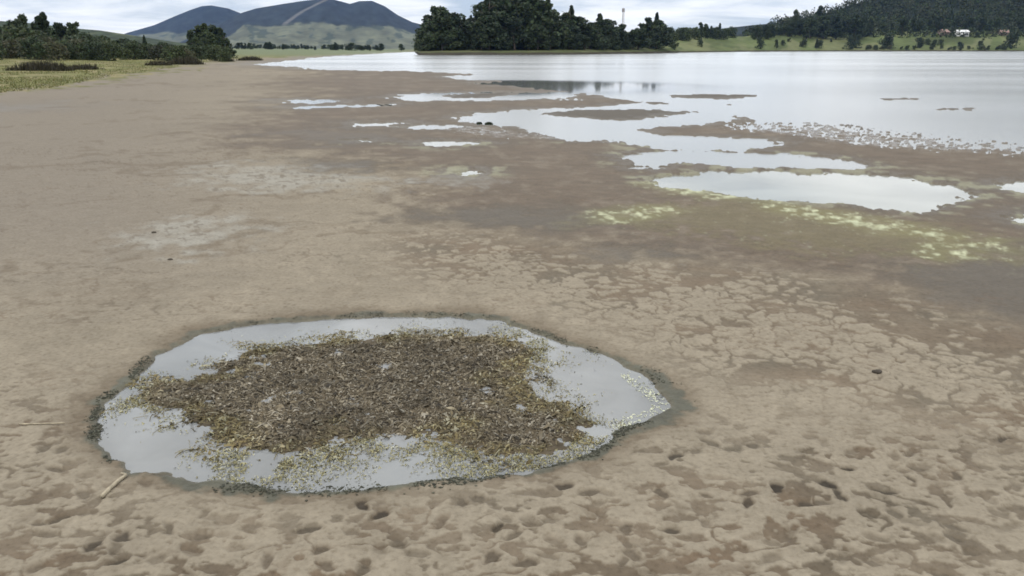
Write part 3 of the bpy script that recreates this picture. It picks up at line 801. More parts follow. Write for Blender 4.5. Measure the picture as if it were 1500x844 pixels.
# --- wooded point
SKY_PT = [(612, 48), (620, 28), (640, 15), (660, 22), (675, 32), (690, 30), (705, 14), (713, 3), (725, 10), (736, -6), (760, -14), (785, -12), (796, 12), (812, 26), (835, 15), (848, 28), (862, 34),
          (877, 24), (895, 30), (915, 36), (930, 38), (945, 29), (960, 25), (972, 36), (980, 44)]
def on_point(px, back): 
    d = float(far_shore(px)) + back
    x, y = at(px, d)
    return x, y, float(far_z(np.array(px), np.array(d))), d
named_pt = [
    ('broad', 0, 'd', 641, 12, 14, 'round dark tree standing at the tip of the wooded point', 1.1),
    ('broad', 1, 'd', 668, 14, 23, 'rounded dark tree next to the tip tree on the wooded point', 1.0),
    ('conifer', 0, 'd', 713, 18, 3, 'pointed dark conifer rising beside the tallest clump on the wooded point', 1.0),
    ('tall', 0, 'd', 740, 26, -8, 'tallest dark tree of the wooded point, on the conifer side of the clump', 1.3),
    ('tall', 1, 'd', 762, 30, -16, 'tallest dark tree of the wooded point, in the middle of the clump', 1.3),
    ('tall', 2, 'd', 784, 28, -12, 'tallest dark tree of the wooded point, beside the slim column tree', 1.2),
    ('column', 0, 'd', 801, 30, 3, 'slim column shaped tree standing clear beside the tallest clump', .9),
    ('conifer', 1, 'd', 836, 22, 14, 'dark conifer peaking between the tallest clump and the pale mast', 1.2),
    ('tall', 1, 'd', 877, 24, 24, 'narrow topped dark tree rising just before the pale mast', 1.0),
    ('tall', 2, 'd', 947, 26, 29, 'dark tree with a double top at the meadow end of the wood', 1.1),
    ('conifer', 0, 'd', 960, 28, 23, 'pointed dark conifer at the meadow end of the wood', 1.1)]
for kind, v, t, px, back, py, lab, wd in named_pt:
    x, y, z, d = on_point(px, back)
    tree(kind, v, t, x, y, z, h_for(py, d, z), lab, None, wd)
def near_of(px, marks):
    return min(marks, key=lambda m: abs(m[0] - px))[1]
def point_label(kd, row, px):
    what = {'broad': 'rounded', 'tall': 'upright', 'shrub': 'bushy'}[kd] + {0: ' low dark tree at the front', 1: ' dark tree in the middle', 2: ' big dark tree at the back'}[row]
    return what + ' of the wooded point, ' + near_of(px, ((641, 'at its tip'), (700, 'by the pointed conifer'), (760, 'below the tallest clump'), (836, 'past the slim column tree'), (905, 'near the pale mast'), (955, 'at the meadow end')))
for row, (b0, b1, lo, hi, n) in enumerate(((9, 14, .30, .55, 34), (12, 20, .5, .8, 36), (18, 34, .72, .98, 40))):
    for i in range(n):
        px = 616 + (972 - 616) * (i + rnd.random()) / n
        if row == 0 and px > 930: continue
        back = rnd.uniform(b0, b1)
        x, y, z, d = on_point(px, back)
        topy = float(prof(px, SKY_PT)); full_h = h_for(topy, d, z)
        h = full_h * rnd.uniform(lo, hi)
        kd = 'shrub' if row == 0 and h < 4 else rnd.choice(['broad', 'broad', 'tall'])
        lab = {0: 'low dark tree along the front edge of the wooded point', 1: 'middle sized dark tree massed on the wooded point', 2: 'large dark tree massed at the back of the wooded point'}[row]
        lab = point_label(kd, row, px)
        tree(kd, rnd.randrange(3), 'd', x, y, z, h, lab,
             {0: 'front trees of the wooded point', 1: 'middle trees of the wooded point', 2: 'back trees of the wooded point'}[row] if kd != 'shrub' else 'front bushes of the wooded point', rnd.uniform(1.1, 1.55))

# --- mast behind the wood
def mast():
    x, y, z, d = on_point(911, 34)
    h = h_for(17, d, z)
    o = link('mast', None, None, (x, y, z - .1))
    for k in range(3):
        a = k * 2.094
        mb = MB(); mb.tube([(math.cos(a) * .55, math.sin(a) * .55, 0), (math.cos(a) * .28, math.sin(a) * .28, h)], [.09, .07], 6)
        link('leg', mb.mesh('leg', M['mast']), o)
    mb = MB(); nb = int(h / .8)
    for i in range(nb):
        for k in range(3):
            a, b = k * 2.094, (k + 1) * 2.094
            r0, r1 = .55 - .27 * i / nb, .55 - .27 * (i + 1) / nb
            mb.tube([(math.cos(a) * r0, math.sin(a) * r0, h * i / nb), (math.cos(b) * r1, math.sin(b) * r1, h * (i + 1) / nb)], [.04, .04], 4)
    link('lattice', mb.mesh('lattice', M['mast']), o)
    mb = MB(); mb.box(-.5, .5, -.25, .25, h - 1.4, h - .2); link('antenna', mb.mesh('antenna', M['mast']), o)
    tag(o, 'thin pale mast rising out of the wooded point', 'mast')
mast()

# --- meadow side trees and bushes across the lake
def on_meadow(px, back):
    d = float(far_shore(px)) + back
    x, y = at(px, d)
    return x, y, float(far_z(np.array(px), np.array(d))), d
def mt(kind, v, tone, px, back, py, label, group=None, wd=1.0):
    x, y, z, d = on_meadow(px, back)
    tree(kind, v, tone, x, y, z, h_for(py, d, z), label, group, wd)
mt('broad', 0, 'm', 988, 8, 50, 'small dark tree on the lake bank where the meadow begins', None, .8)
mt('tall', 0, 'd', 1024, 95, 36, 'open crowned tree on the skyline of the green meadow')
mt('broad', 1, 'd', 1032, 110, 38, 'dense dark tree on the skyline of the green meadow', None, .8)
mt('tall', 1, 'd', 1052, 100, 37, 'narrow dark tree on the skyline between meadow and blue hill', None, .8)
mt('shrub', 0, 'm', 1026, 30, 58, 'tiny bush alone in the bright green meadow', None, .6)
for i in range(26):
    px = rnd.uniform(975, 1075); 
    mt(rnd.choice(['broad', 'tall', 'shrub']), rnd.randrange(3), rnd.choice('dm'), px, rnd.uniform(85, 150), rnd.uniform(41, 47), 'small tree in the row closing the green meadow', 'tree row behind the green meadow')
mt('broad', 0, 'd', 1161, 95, 19, 'tall square topped dark tree at the foot of the forested hill', None, .55)
mt('tall', 2, 'd', 1196, 105, 14, 'tall dark tree on the skyline of the forested hill slope', None, .8)
mt('broad', 2, 'd', 1108, 80, 42, 'dark tree at the meadow corner of the hill wood')
for i in range(60):
    px = 1100 + (1275 - 1100) * (i + rnd.random()) / 60
    lim = float(np.interp(px, [1100, 1160, 1200, 1275], [42, 34, 26, 24]))
    mt(rnd.choice(['broad', 'broad', 'tall']), rnd.randrange(3), 'd', px, rnd.uniform(60, 110), rnd.uniform(lim, 46), 'dark tree in the wood below the forested hill, ' + near_of(px, ((1105, 'at the meadow corner'), (1161, 'round the square topped tree'), (1196, 'round the tall skyline tree'), (1255, 'above the water edge clump'))), 'wood at the foot of the forested hill', 1.1)
for px, back, py, lab, wd in ((1137, 10, 59, 'small round bush on the pale meadow strip', .7), (1196, 8, 58, 'small upright bush on the meadow beside the reedy bank', .6), (1245, 6, 54, 'dark clump of trees at the water edge', .9),
                               (1254, 14, 52, 'second dark tree of the clump at the water edge', .8), (1298, 10, 50, 'dark tree hiding the little white hut', 1.0), (1345, 12, 56, 'dark scrub below the meadow of the red roofed house', 1.0),
                               (1428, 66, 49, 'dark bush right of the white farmhouse', .8), (1482, 14, 46, 'big dark bush at the water side below the last house', 1.0)):
    mt('shrub' if wd > .75 else 'broad', rnd.randrange(3), 'd', px, back, py, lab, None, wd * .8)
for i in range(26):
    px = rnd.uniform(1090, 1700)
    mt('shrub', rnd.randrange(3), rnd.choice('dm'), px, rnd.uniform(8, 55), rnd.uniform(56, 62), 'scattered dark bush out on the far meadow', 'bushes scattered on the far meadow', .9)
for i in range(60):
    px = rnd.uniform(1225, 1700)
    mt('shrub', rnd.randrange(3), rnd.choice('dmo'), px, rnd.uniform(2, 8), rnd.uniform(66, 70), 'low scrubby bush on the far lake bank', 'bushes on the far lake bank', .9)
for i in range(46):
    px = 1280 + (1720 - 1280) * (i + rnd.random()) / 46
    mt(rnd.choice(['broad', 'broad', 'tall']), rnd.randrange(3), 'd', px, rnd.uniform(84, 120), rnd.uniform(26, 42), 'dark tree at the meadow top, ' + near_of(px, ((1301, 'behind the little hut'), (1379, 'behind the red roofed house'), (1410, 'behind the white farmhouse'), (1466, 'behind the lone brick farmhouse'), (1600, 'past the last farmhouse'))), 'trees behind the farmhouses', 1.1)

# --- forest on the hill: one mass
def hill_forest():
    g = np.random.default_rng(77); Vs, Fs, Cs = [], [], []; off = 0
    n = 3600
    px = g.uniform(1090, 1850, n); v = g.uniform(0.02, 1.05, n)
    for a, b in zip(px, v):
        d = 860 - 250 * (1 - b) if b <= 1 else 860 + 250 * (b - 1)
        top = max((71.5 - float(prof(a, RH))) / FPX * 860, .3)
        gg = b ** 1.45 if b <= 1 else 1
        z = CAM_H * gg + top * gg + 6 * (1 - gg)
        h = g.uniform(5, 10) * (1.25 if g.random() < .1 else 1); w = h * g.uniform(.6, .95)
        if top < 22: h *= .75
        m = 26
        dd = g.normal(size=(m, 3)); dd /= np.linalg.norm(dd, axis=1)[:, None]
        P = dd * (g.uniform(.4, 1, m) ** .5)[:, None] * np.array([w / 2, w / 2, h / 2])
        P[:, :2] *= np.clip(1.15 - P[:, 2:] / h, .4, 1.3)
        P += np.array([az_of(a) * d, d, z + h * .38])
        V, F = quads(P, g.uniform(1.2, 2.4, m), int(g.integers(1e9)))
        c = np.array(HUE_D) * g.uniform(.45, .95) * (1 + g.normal(0, .08, 3))
        Vs.append(V); Fs.append(F + off); off += len(V); Cs.append(np.clip(np.tile(c, (len(V), 1)) * np.repeat(g.uniform(.7, 1.3, (m, 1)), 4, 0), .004, .3))
    o = link('forest', np_mesh('forest', np.vstack(Vs), np.vstack(Fs), M['leaf'], np.vstack(Cs), False))
    tag(o, 'dark forest covering the steep hill behind the meadow', 'forest', None, 'stuff')
hill_forest()

# --- houses across the lake
def house(px, back, w, dp, hw, hr, wall, roof, rz, label, nwin=3):
    x, y, z, d = on_meadow(px, back)
    o = link('farmhouse', None, None, (x, y, z - .15)); o.rotation_euler = (0, 0, rz)
    mb = MB()
    X, Y = w / 2, dp / 2
    mb.poly([(-X, -Y, -.5), (X, -Y, -.5), (X, -Y, hw), (-X, -Y, hw)]); mb.poly([(X, Y, -.5), (-X, Y, -.5), (-X, Y, hw), (X, Y, hw)])
    mb.poly([(X, -Y, -.5), (X, Y, -.5), (X, Y, hw), (X, 0, hw + hr), (X, -Y, hw)]); mb.poly([(-X, Y, -.5), (-X, -Y, -.5), (-X, -Y, hw), (-X, 0, hw + hr), (-X, Y, hw)])
    link('wall', mb.mesh('wall', M[wall]), o)
    mb = MB(); e = .45; t = .14
    k = hr / Y
    for s in (-1, 1):
        a = [(-X - e, s * (Y + e), hw - k * e + .03), (X + e, s * (Y + e), hw - k * e + .03), (X + e, 0, hw + hr + .03), (-X - e, 0, hw + hr + .03)]
        b = [(p[0], p[1], p[2] + t) for p in a]
        mb.poly(a); mb.poly(b)
        for i in range(4): mb.poly([a[i], a[(i + 1) % 4], b[(i + 1) % 4], b[i]])
    link('roof', mb.mesh('roof', M[roof]), o)
    mb = MB(); mb.box(-.45, .45, -Y - .05, -Y + .05, -.3, 2.0); link('door', mb.mesh('door', M['door_wood']), o)
    for i in range(nwin):
        wx = -X + w * (i + .5) / nwin
        if abs(wx) < .9: wx += 1.7
        mb = MB(); mb.box(wx - .5, wx + .5, -Y - .04, -Y + .05, .9, 2.0); f = link('window', mb.mesh('window', M['dark_glass']), o)
        mb = MB(); mb.box(wx - .6, wx + .6, -Y - .12, -Y - .041, .78, .9); link('sill', mb.mesh('sill', M[wall]), f)
    tag(o, label, 'house')
house(1405, 74, 8.4, 5.5, 3.0, 1.3, 'wall_white', 'roof_sheet', .05, 'long white farmhouse with a pale roof above the far meadow')
house(1379, 78, 6.5, 5, 2.4, 1.7, 'wall_brick', 'roof_tile', .5, 'red tiled brick farmhouse beside the white farmhouse', 2)
house(1466, 76, 6.0, 5, 2.4, 1.6, 'wall_brick', 'roof_tile', -.3, 'brick farmhouse standing apart behind the big dark bush', 2)
house(1301, 52, 3.2, 3, 2.3, .9, 'wall_white', 'roof_sheet', .3, 'little white hut half hidden by a dark tree', 1)

# ================================================================ left bank
def lb(kind, v, tone, px, d, py, label, group=None, wd=1.0):
    x, y = at(px, d); z = gz(x, y)
    tree(kind, v, tone, x, y, z, h_for(py, d, z), label, group, wd)
lb('tall', 0, 'd', 62, 150, 27, 'tallest dark tree on the left bank, its lower side', None, 1.1)
lb('tall', 1, 'd', 69, 152, 22, 'tallest dark tree on the left bank, its narrow peak', None, .8)
lb('gum', 0, 'm', 38, 165, 25, 'thin stemmed pale tree beside the tallest bank tree', None, .7)
lb('gum', 1, 'd', 111, 160, 35, 'thin stemmed tree with a leaning tuft above the scrub', None, .9)
lb('gum', 0, 'd', 91, 160, 36, 'short tufted tree between the tallest bank tree and the leaning one', None, .8)
lb('broad', 0, 'm', 27, 155, 32, 'round tree among the scrub beside the thin pale tree', None, .8)
lb('conifer', 0, 'd', 213, 190, 53, 'small pointed tree at the end of the bank scrub', None, 1.1)
LM = ((10, 'before the round tree'), (66, 'below the tallest bank tree'), (111, 'below the leaning tufted tree'), (213, 'by the small pointed tree'), (290, 'by the dark tree clump'))
for i in range(84):
    px = -160 + (345 + 160) * (i + rnd.random()) / 84
    ty = float(np.interp(px, [-160, 0, 60, 110, 150, 200, 260, 340], [32, 39, 42, 47, 52, 59, 64, 67]))
    d = rnd.uniform(135, 185)
    kd = rnd.choice(['broad', 'shrub', 'shrub', 'tall'])
    lb(kd, rnd.randrange(3), rnd.choice('dmm'), px, d, ty + rnd.uniform(0, 9), {'broad': 'rounded tree', 'shrub': 'spreading bush', 'tall': 'upright tree'}[kd] + ' in the back scrub of the left bank, ' + near_of(px, LM), 'back scrub of the left bank', 1.15)
for i in range(84):
    px = -160 + (335 + 160) * (i + rnd.random()) / 84
    d = rnd.uniform(104, 136)
    ty = float(np.interp(px, [-160, 0, 110, 160, 210, 330], [52, 54, 60, 63, 66, 70]))
    tn = rnd.choice('dmmoo')
    lb('shrub', rnd.randrange(3), tn, px, d, ty + rnd.uniform(-3, 7), {'d': 'dark', 'm': 'green', 'o': 'pale olive'}[tn] + ' bush at the front of the left bank scrub, ' + near_of(px, LM), 'front bushes of the left bank', 1.0)
for i, (px, py, wd) in enumerate(((281, 46, 1.1), (292, 40, 1.0), (303, 37, 1.0), (314, 39, 1.0), (325, 43, 1.05), (287, 55, 1.0), (298, 52, 1.0), (310, 50, 1.1), (321, 54, 1.0), (331, 56, .9))):
    lb(['tall', 'broad'][i % 2], i % 3, 'm', px, rnd.uniform(240, 270), py, 'tree of the dark clump at the end of the left bank', 'dark tree clump before the mountains', wd)
for i in range(95):
    px = rnd.choice([rnd.uniform(320, 606), rnd.gauss(400, 22), rnd.gauss(520, 25)])
    if not 318 < px < 606: px = rnd.uniform(330, 600)
    d = rnd.uniform(520, 980)
    x, y = at(px, d)
    tree(rnd.choice(['broad', 'shrub', 'tall']), rnd.randrange(3), 'd', x, y, gz(x, y), rnd.uniform(2.0, 5.5), 'far dark tree in the row below the mountains, ' + near_of(px, ((335, 'next to the left bank clump'), (410, 'under the bare strip'), (500, 'under the long ridge'), (585, 'by the wooded point tip'))), 'far tree row below the mountains', 1.4)
# low dark sedge beds along the bank
def sedge(px0, px1, py, d, hm, label):
    x0, y0 = at(px0, d); x1, _ = at(px1, d)
    g = np.random.default_rng(int(px0) + 9); w = x1 - x0
    n = int(260 * w)
    bx = g.uniform(0, w, n); by = g.normal(0, .55, n)
    env = np.clip(np.sin(np.clip(bx / w, .02, .98) * math.pi) ** .35, .2, 1)
    h = hm * env * g.uniform(.55, 1.1, n) * (1 + .6 * fbm(bx * .8, by * .8, 3, 2))
    a = g.uniform(0, 6.28, n); lean = h * g.uniform(.05, .5, n); wd = g.uniform(.015, .04, n)
    ca, sa = np.cos(a), np.sin(a)
    base = np.stack([bx, by, np.full(n, -.05)], 1)
    tip = base + np.stack([ca * lean, sa * lean, h], 1); mid = base * .5 + tip * .5 + np.stack([-ca * lean * .2, -sa * lean * .2, h * .08], 1)
    o_ = np.stack([-sa * wd, ca * wd, np.zeros(n)], 1)
    V = np.stack([base - o_, base + o_, mid + o_ * .8, mid - o_ * .8, tip + o_ * .15, tip - o_ * .15], 1).reshape(-1, 3)
    i = np.arange(n)[:, None] * 6
    F = np.vstack([i + np.array([[0, 1, 2, 3]]), i + np.array([[3, 2, 4, 5]])])
    c = np.array((0.040, 0.036, 0.022)) * g.uniform(.6, 1.5, (n, 1))
    o = link('sedge_bed', np_mesh('sedge_bed', V, F, M['litter'], np.repeat(c, 6, 0), False), None, (x0, y0, gz((x0 + x1) / 2, y0)))
    tag(o, label, 'sedge', None, 'stuff')
sedge(12, 98, 103, 60, .75, 'long low dark sedge bed at the grass edge of the left bank')
sedge(95, 138, 100, 64, .50, 'short thin sedge bed continuing the long one')
sedge(212, 246, 95, 82, .55, 'small dark sedge bed where the grass narrows')
sedge(244, 294, 93, 88, .85, 'thick dark sedge bed before the dark tree clump')
sedge(322, 340, 88, 108, .5, 'tiny sedge bed on the spit of sand')
sedge(348, 382, 85, 118, .65, 'sedge bed at the end of the sandy spit')

# grass tufts of the bank
def bank_grass():
    g = np.random.default_rng(5)
    n = 60000
    px = g.uniform(-150, 420, n); d = np.exp(g.uniform(math.log(24), math.log(130), n))
    x, y = az_of(px) * d, d
    gr = sdist(G(GRASS), x + fbm(np.arctan2(x, y) * 18, np.log(d) * 18, 4, 1) * d * .03, y, 60.0)
    k = gr < -.02 * d
    x, y, d = x[k], y[k], d[k]; n = len(x)
    cl = fbm(x * .25, y * .12, 3, 6); k = cl > -.07
    x, y, d = x[k], y[k], d[k]; n = len(x)
    z = ground(x, y, False)
    h = g.uniform(.02, .07, n) * (1 + (g.random(n) < .06) * 1.2); a = g.uniform(0, 6.28, n); ca, sa = np.cos(a), np.sin(a); w = g.uniform(.01, .03, n)
    B = np.stack([x, y, z - .01], 1); o_ = np.stack([ca * w, sa * w, np.zeros(n)], 1); t = B + np.stack([-sa * h * .3, ca * h * .3, h], 1)
    V = np.stack([B - o_, B + o_, t + o_ * .5, t - o_ * .5], 1).reshape(-1, 3); F = np.arange(4 * n).reshape(n, 4)
    c = np.array((0.125, 0.126, 0.045)) * g.uniform(.8, 1.2, (n, 1)) * (1 + g.normal(0, .08, (n, 3)))
    o = link('grass', np_mesh('grass', V, F, M['litter'], np.clip(np.repeat(c, 4, 0), .01, .6), False))
    tag(o, 'short yellow green grass of the left bank', 'grass', None, 'stuff')
bank_grass()

# ================================================================ the weedy puddle
def inside(poly, n, g, warp=0.0):
    P = np.array(poly); lo, hi = P.min(0), P.max(0)
    x = g.uniform(lo[0] - .1, hi[0] + .1, n); y = g.uniform(lo[1] - .1, hi[1] + .1, n)
    return x, y, sdist(poly, x + fbm(x * 7, y * 7, 3, 8) * warp, y + fbm(x * 7 + 5, y * 7, 3, 9) * warp)
def blades(x, y, z, ln, wd, rise, g):
    """bent narrow leaf scraps"""
    n = len(x); a = g.uniform(0, 6.28, n); ca, sa = np.cos(a), np.sin(a)
    B = np.stack([x, y, z], 1); dr = np.stack([ca, sa, np.zeros(n)], 1); sd = np.stack([-sa, ca, g.normal(0, .35, n)], 1) * wd[:, None]
    m = B + dr * (ln * .5)[:, None] + np.stack([np.zeros(n)] * 2 + [rise], 1)
    t = B + dr * ln[:, None] + np.stack([np.zeros(n)] * 2 + [rise * g.uniform(-.2, 1.3, n)], 1)
    V = np.stack([B - sd * .6, B + sd * .6, m + sd, m - sd, t + sd * .3, t - sd * .3], 1).reshape(-1, 3)
    i = np.arange(n)[:, None] * 6
    return V, np.vstack([i + np.array([[0, 1, 2, 3]]), i + np.array([[3, 2, 4, 5]])])
def weed_mat():
    g = np.random.default_rng(21)
    def scatter(n, lim=.05):
        x, y, s = inside(MAT, n, g, .22)
        clump = fbm(x * 9, y * 9, 3, 4) + .5 * fbm(x * 30, y * 30, 2, 7)
        k = (s < lim) & (clump > -.45 + .50 * sst(-.34, .05, s)) & (sdist(PUDDLE, x, y) < -.01)
        x, y, s = x[k], y[k], s[k]
        return x, y, s, np.maximum(ground(x, y, False), -.002)
    def paint(x, y, s, wide):
        n = len(x); t = g.random((n, 1))
        e = sst(-.26, -.02, s + fbm(x * 6, y * 6, 2, 6) * .4)[:, None]
        core = np.where(t < .40, A(0.112, 0.090, 0.058), np.where(t < .72, A(0.178, 0.150, 0.106), np.where(t < .87, A(0.040, 0.033, 0.024), A(0.26, 0.23, 0.18))))
        rimc = np.where(t < .45, A(0.135, 0.104, 0.045), np.where(t < .75, A(0.185, 0.155, 0.078), np.where(t < .88, A(0.055, 0.045, 0.024), A(0.30, 0.28, 0.18))))
        c = core * (1 - e) + rimc * e
        c = c * (1 + 1.0 * fbm(x * 4.5, y * 4.5, 3, 13)[:, None])
        return np.clip(c * g.uniform(.7, 1.4, (n, 1)), .008, .7)
    x, y, s, z = scatter(95000); n = len(x)
    sz = np.exp(g.normal(0, .45, n))
    V, F = blades(x, y, z, .0105 * sz, .0021 * sz, .005 * sz * g.random(n), g)
    C = np.repeat(paint(x, y, s, 1), 6, 0)
    # broad wet leaves lying flat
    x, y, s, z = scatter(3500, .0); n = len(x); sz = np.exp(g.normal(0, .35, n))
    V2, F2 = blades(x, y, z + .002, .020 * sz, .0048 * sz, .004 * g.random(n), g)
    C2 = np.repeat(paint(x, y, s, 1) * g.choice([.55, .8, 1.15], (n, 1)), 6, 0)
    # tangled stems
    x, y, s, z = scatter(3500, .07); n = len(x); k_ = 6
    a = g.uniform(0, 6.28, n); ln = g.uniform(.03, .10, n); cv = g.normal(0, 1.6, n); wd = g.uniform(.0007, .0016, n)
    rows = []
    cx, cy = x.copy(), y.copy()
    for q in range(k_):
        t = q / (k_ - 1); an = a + cv * t
        rows += [np.stack([cx - np.sin(an) * wd, cy + np.cos(an) * wd, z + .003 + .010 * np.sin(t * 3.1)], 1), np.stack([cx + np.sin(an) * wd, cy - np.cos(an) * wd, z + .0045 + .010 * np.sin(t * 3.1)], 1)]
        cx = cx + np.cos(an) * ln / k_; cy = cy + np.sin(an) * ln / k_
    V3 = np.stack(rows, 1).reshape(-1, 3)
    F3 = (np.arange(n)[:, None, None] * 2 * k_ + np.array([[2 * q, 2 * q + 1, 2 * q + 3, 2 * q + 2] for q in range(k_ - 1)])[None]).reshape(-1, 4)
    C3 = np.repeat(paint(x, y, s, 1) * .9, 2 * k_, 0)
    o = link('water_weed', np_mesh('water_weed', np.vstack([V, V2, V3]), np.vstack([F, F2 + len(V), F3 + len(V) + len(V2)]), M['litter'], np.vstack([C, C2, C3]), False))
    tag(o, 'brown mat of dead water weed filling the puddle', 'water weed', None, 'stuff')
    # pale green shoots and scraps afloat round the mat
    x, y, s = inside(PUDDLE, 110000, g, .0)
    s = sdist(MAT, x + fbm(x * 7, y * 7, 3, 8) * .22, y + fbm(x * 7 + 5, y * 7, 3, 9) * .22)
    pw = sdist(PUDDLE, x, y)
    px, py = project(x, y)
    south = sst(600, 650, py) * sst(300, 330, px) * sst(900, 850, px)
    north = sst(700, 760, px) * sst(540, 500, py)
    west = sst(270, 190, px) * sst(545, 570, py) * sst(625, 590, py)
    p = (np.exp(-np.abs(s) / .06) * .40 + np.exp(-np.clip(s, 0, 9) / .16) * (s > -.06) * (2.0 * south + 1.2 * north + 1.4 * west)) * (pw < -.005)
    patch = sst(-.06, .12, fbm(x * 8, y * 8, 3, 11) + .06)
    k = g.random(len(x)) < p * patch
    x, y = x[k], y[k]; n = len(x)
    V, F = blades(x, y, np.full(n, .001), g.uniform(.005, .018, n), g.uniform(.001, .0028, n), g.uniform(.001, .007, n), g)
    t = g.random((n, 1))
    c = np.where(t < .4, A(0.31, 0.28, 0.15), np.where(t < .7, A(0.20, 0.175, 0.08), np.where(t < .82, A(0.44, 0.42, 0.31), A(0.07, 0.065, 0.035)))) * g.uniform(.8, 1.2, (n, 1))
    o = link('floating_weed', np_mesh('floating_weed', V, F, M['litter'], np.repeat(c, 6, 0), False))
    tag(o, 'yellow green weed scraps afloat around the brown mat', 'water weed', None, 'stuff')
    # dark slimy crumbs along the waterline
    P = np.array(PUDDLE); seg = np.roll(P, -1, 0) - P; ln = np.hypot(*seg.T); cum = np.cumsum(ln)
    n = 9000
    q = g.uniform(0, cum[-1], n); i = np.searchsorted(cum, q); f = (q - (cum[i] - ln[i])) / ln[i]
    b = P[i] + seg[i] * f[:, None]; nrm = np.stack([seg[i][:, 1], -seg[i][:, 0]], 1) / ln[i][:, None]
    cen = P.mean(0); nrm *= np.sign(((b - cen) * nrm).sum(1))[:, None]
    pxb, pyb = project(b[:, 0], b[:, 1])
    wide = .035 + .05 * sst(880, 980, pxb) * sst(640, 590, pyb) + .02 * sst(690, 720, pyb)
    off = g.normal(.012, 1, n) * wide * .55
    b = b + nrm * (off + .02)[:, None]
    k = fbm(b[:, 0] * 5, b[:, 1] * 5, 3, 10) > -.04
    b = b[k]; n = len(b)
    z = np.maximum(ground(b[:, 0], b[:, 1], False), -.002)
    r = g.uniform(.0015, .0055, n) * (1 + (g.random(n) < .10)) * (.55 + .45 * sst(470, 560, project(b[:, 0], b[:, 1])[1]))
    # each crumb: squashed octahedron
    oc = np.array([[1, 0, 0], [0, 1, 0], [-1, 0, 0], [0, -1, 0], [0, 0, .4], [0, 0, -.4]])
    jit = g.uniform(.6, 1.4, (n, 6, 1))
    V = (np.column_stack([b, z + .002])[:, None, :] + oc[None] * jit * r[:, None, None]).reshape(-1, 3)
    ft = np.array([[0, 1, 4], [1, 2, 4], [2, 3, 4], [3, 0, 4], [1, 0, 5], [2, 1, 5], [3, 2, 5], [0, 3, 5]])
    F = (np.arange(n)[:, None, None] * 6 + ft[None]).reshape(-1, 3)
    c = np.array((0.070, 0.070, 0.050)) * g.uniform(.5, 1.6, (n, 1))
    o = link('algae_crust', np_mesh('algae_crust', V, F, M['litter'], np.repeat(c, 6, 0), True))
    tag(o, 'dark crumbly algae crust along the puddle edge', 'algae', None, 'stuff')
    # pale froth at the right end
    FR = G([(930, 545), (965, 575), (984, 600), (950, 612), (900, 632), (905, 615), (950, 598), (945, 575), (915, 548)])
    x, y, s = inside(FR, 2600, g, .1)
    k = (s < 0.01) & (sdist(PUDDLE, x, y) < -.004) & (g.random(len(x)) < .5); x, y = x[k], y[k]; n = len(x)
    V, F = blades(x, y, np.full(n, .001), g.uniform(.006, .018, n), g.uniform(.002, .004, n), g.uniform(.0005, .004, n), g)
    c = A(0.55, 0.55, 0.40) * g.uniform(.7, 1.2, (n, 1))
    o = link('pale_scum', np_mesh('pale_scum', V, F, M['litter'], np.repeat(c, 6, 0), False))
    tag(o, 'pale yellowish scum along the open water end of the puddle', 'scum', None, 'stuff')
weed_mat()

# ================================================================ small things lying about
def stick(p0, p1, r0, r1, bend, label, hook=False):
    a = px2ground(*p0); b = px2ground(*p1)
    v = Vector((b[0] - a[0], b[1] - a[1], 0)); side = Vector((-v.y, v.x, 0)).normalized()
    g = random.Random(int(p0[0])); pts = []; rad = []
    for i in range(9):
        t = i / 8
        q = Vector((a[0], a[1], 0)) + v * t + side * (bend * math.sin(t * math.pi) + g.uniform(-.0015, .0015))
        pts.append([q.x, q.y, 0]); rad.append((r0 + (r1 - r0) * t) * g.uniform(.88, 1.12))
    if hook:
        q = Vector(pts[-1]); d = v.normalized()
        for i in range(1, 5):
            t = i / 4; w = q + d * (.012 * t) - side * 0 + Vector((-.030 * t * t, .010 * t, 0)); pts.append([w.x, w.y, 0]); rad.append(r1 * (1 - .45 * t))
    zb = max(gz(*p[:2]) for p in (pts[0], pts[4], pts[8])) + .001
    for p, r in zip(pts, rad): p[2] = zb + r
    mb = MB(); mb.tube(pts, rad, 9)
    me = mb.mesh('stick', M['stick'], True)
    o = link('stick', me); tag(o, label, 'stick')
stick((151, 738), (185, 706), .0075, .0065, .004, 'pale bleached stick with a bent tip beside the puddle', True)
stick((30, 629), (96, 627), .004, .0025, -.004, 'thin straight dry twig lying on the mud')
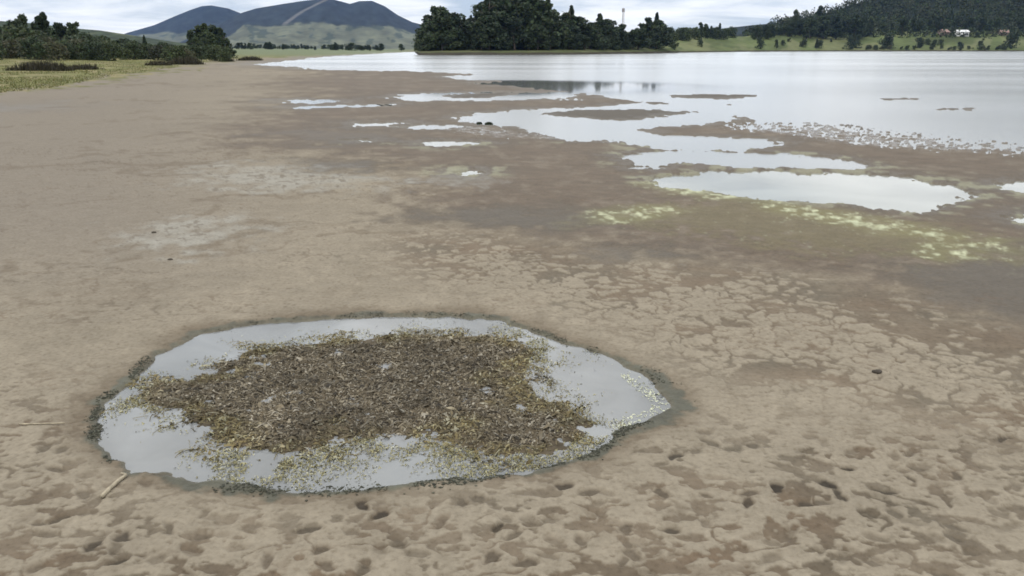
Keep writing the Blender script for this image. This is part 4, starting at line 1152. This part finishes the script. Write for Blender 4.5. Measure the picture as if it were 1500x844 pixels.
def clod(px, py, r, label, seed):
    g = np.random.default_rng(seed); x, y = px2ground(px, py); z = gz(x, y)
    u, v = np.meshgrid(np.linspace(0, 2 * math.pi, 15)[:-1], np.linspace(-1.45, 1.45, 9), indexing='ij')
    d = np.stack([np.cos(u) * np.cos(v), np.sin(u) * np.cos(v), np.sin(v) * .55], -1).reshape(-1, 3)
    k = 1 + .55 * fbm(d[:, 0] * 2.2 + seed, d[:, 1] * 2.2 + d[:, 2], 3, seed)
    V = d * k[:, None] * r * np.array([1.3, .9, 1])
    nu, nv = 14, 9
    F = [(i * nv + j, ((i + 1) % nu) * nv + j, ((i + 1) % nu) * nv + j + 1, i * nv + j + 1) for i in range(nu) for j in range(nv - 1)]
    me = np_mesh('clod', V, F, M['clod'])
    o = link('mud_clod', me, None, (x, y, z + r * .25)); tag(o, label, 'clod')
clod(1284, 553, .020, 'small dark clod lying on the cracked mud', 3)
clod(226, 345, .019, 'dark lump at the edge of the pale crust patch', 4)
clod(250, 386, .016, 'dark lump on the mud below the pale crust patch', 5)
# two weed tufts in the bay
def tuft(px, py, w, h, label, seed):
    g = np.random.default_rng(seed); x0, y0 = px2ground(px, py)
    n = 320; a = g.uniform(0, 6.28, n); rr = np.sqrt(g.random(n)) * w / 2
    x, y = rr * np.cos(a), rr * np.sin(a)
    hh = h * (1.05 - (2 * rr / w) ** 2 * .75) * g.uniform(.5, 1.05, n)
    B = np.stack([x, y, np.full(n, -.04)], 1); t = B + np.stack([np.cos(a) * hh * .5, np.sin(a) * hh * .5, hh + .04], 1)
    o_ = np.stack([-np.sin(a), np.cos(a), np.zeros(n)], 1) * .012
    V = np.stack([B - o_, B + o_, t + o_ * .5, t - o_ * .5], 1).reshape(-1, 3)
    c = A(0.030, 0.040, 0.022) * g.uniform(.6, 1.5, (n, 1))
    o = link('weed_tuft', np_mesh('weed_tuft', V, np.arange(4 * n).reshape(n, 4), M['litter'], np.repeat(c, 4, 0), False), None, (x0, y0, 0))
    tag(o, label, 'plant')
tuft(702, 182, .13, .05, 'smaller dark weed tuft in the shallow bay water', 1)
tuft(716, 182.5, .18, .06, 'larger dark weed tuft in the shallow bay water', 2)

# ================================================================ the air
def haze():
    m, t = new_mat('air')
    o = N(t, 'ShaderNodeOutputMaterial'); v = N(t, 'ShaderNodeVolumePrincipled')
    v.inputs['Color'].default_value = (0.28, 0.48, 1.0, 1); v.inputs['Density'].default_value = 0.000038
    v.inputs['Anisotropy'].default_value = 0.0
    L(t, v.outputs[0], o.inputs['Volume'])
    mb = MB(); mb.box(-5300, 5300, -5300, 5400, -2.0, 330.0)
    me = mb.mesh('haze', m); ob = link('haze', me)
    tag(ob, 'thin bluish haze in the air over the lake', 'haze', None, 'stuff')
haze()
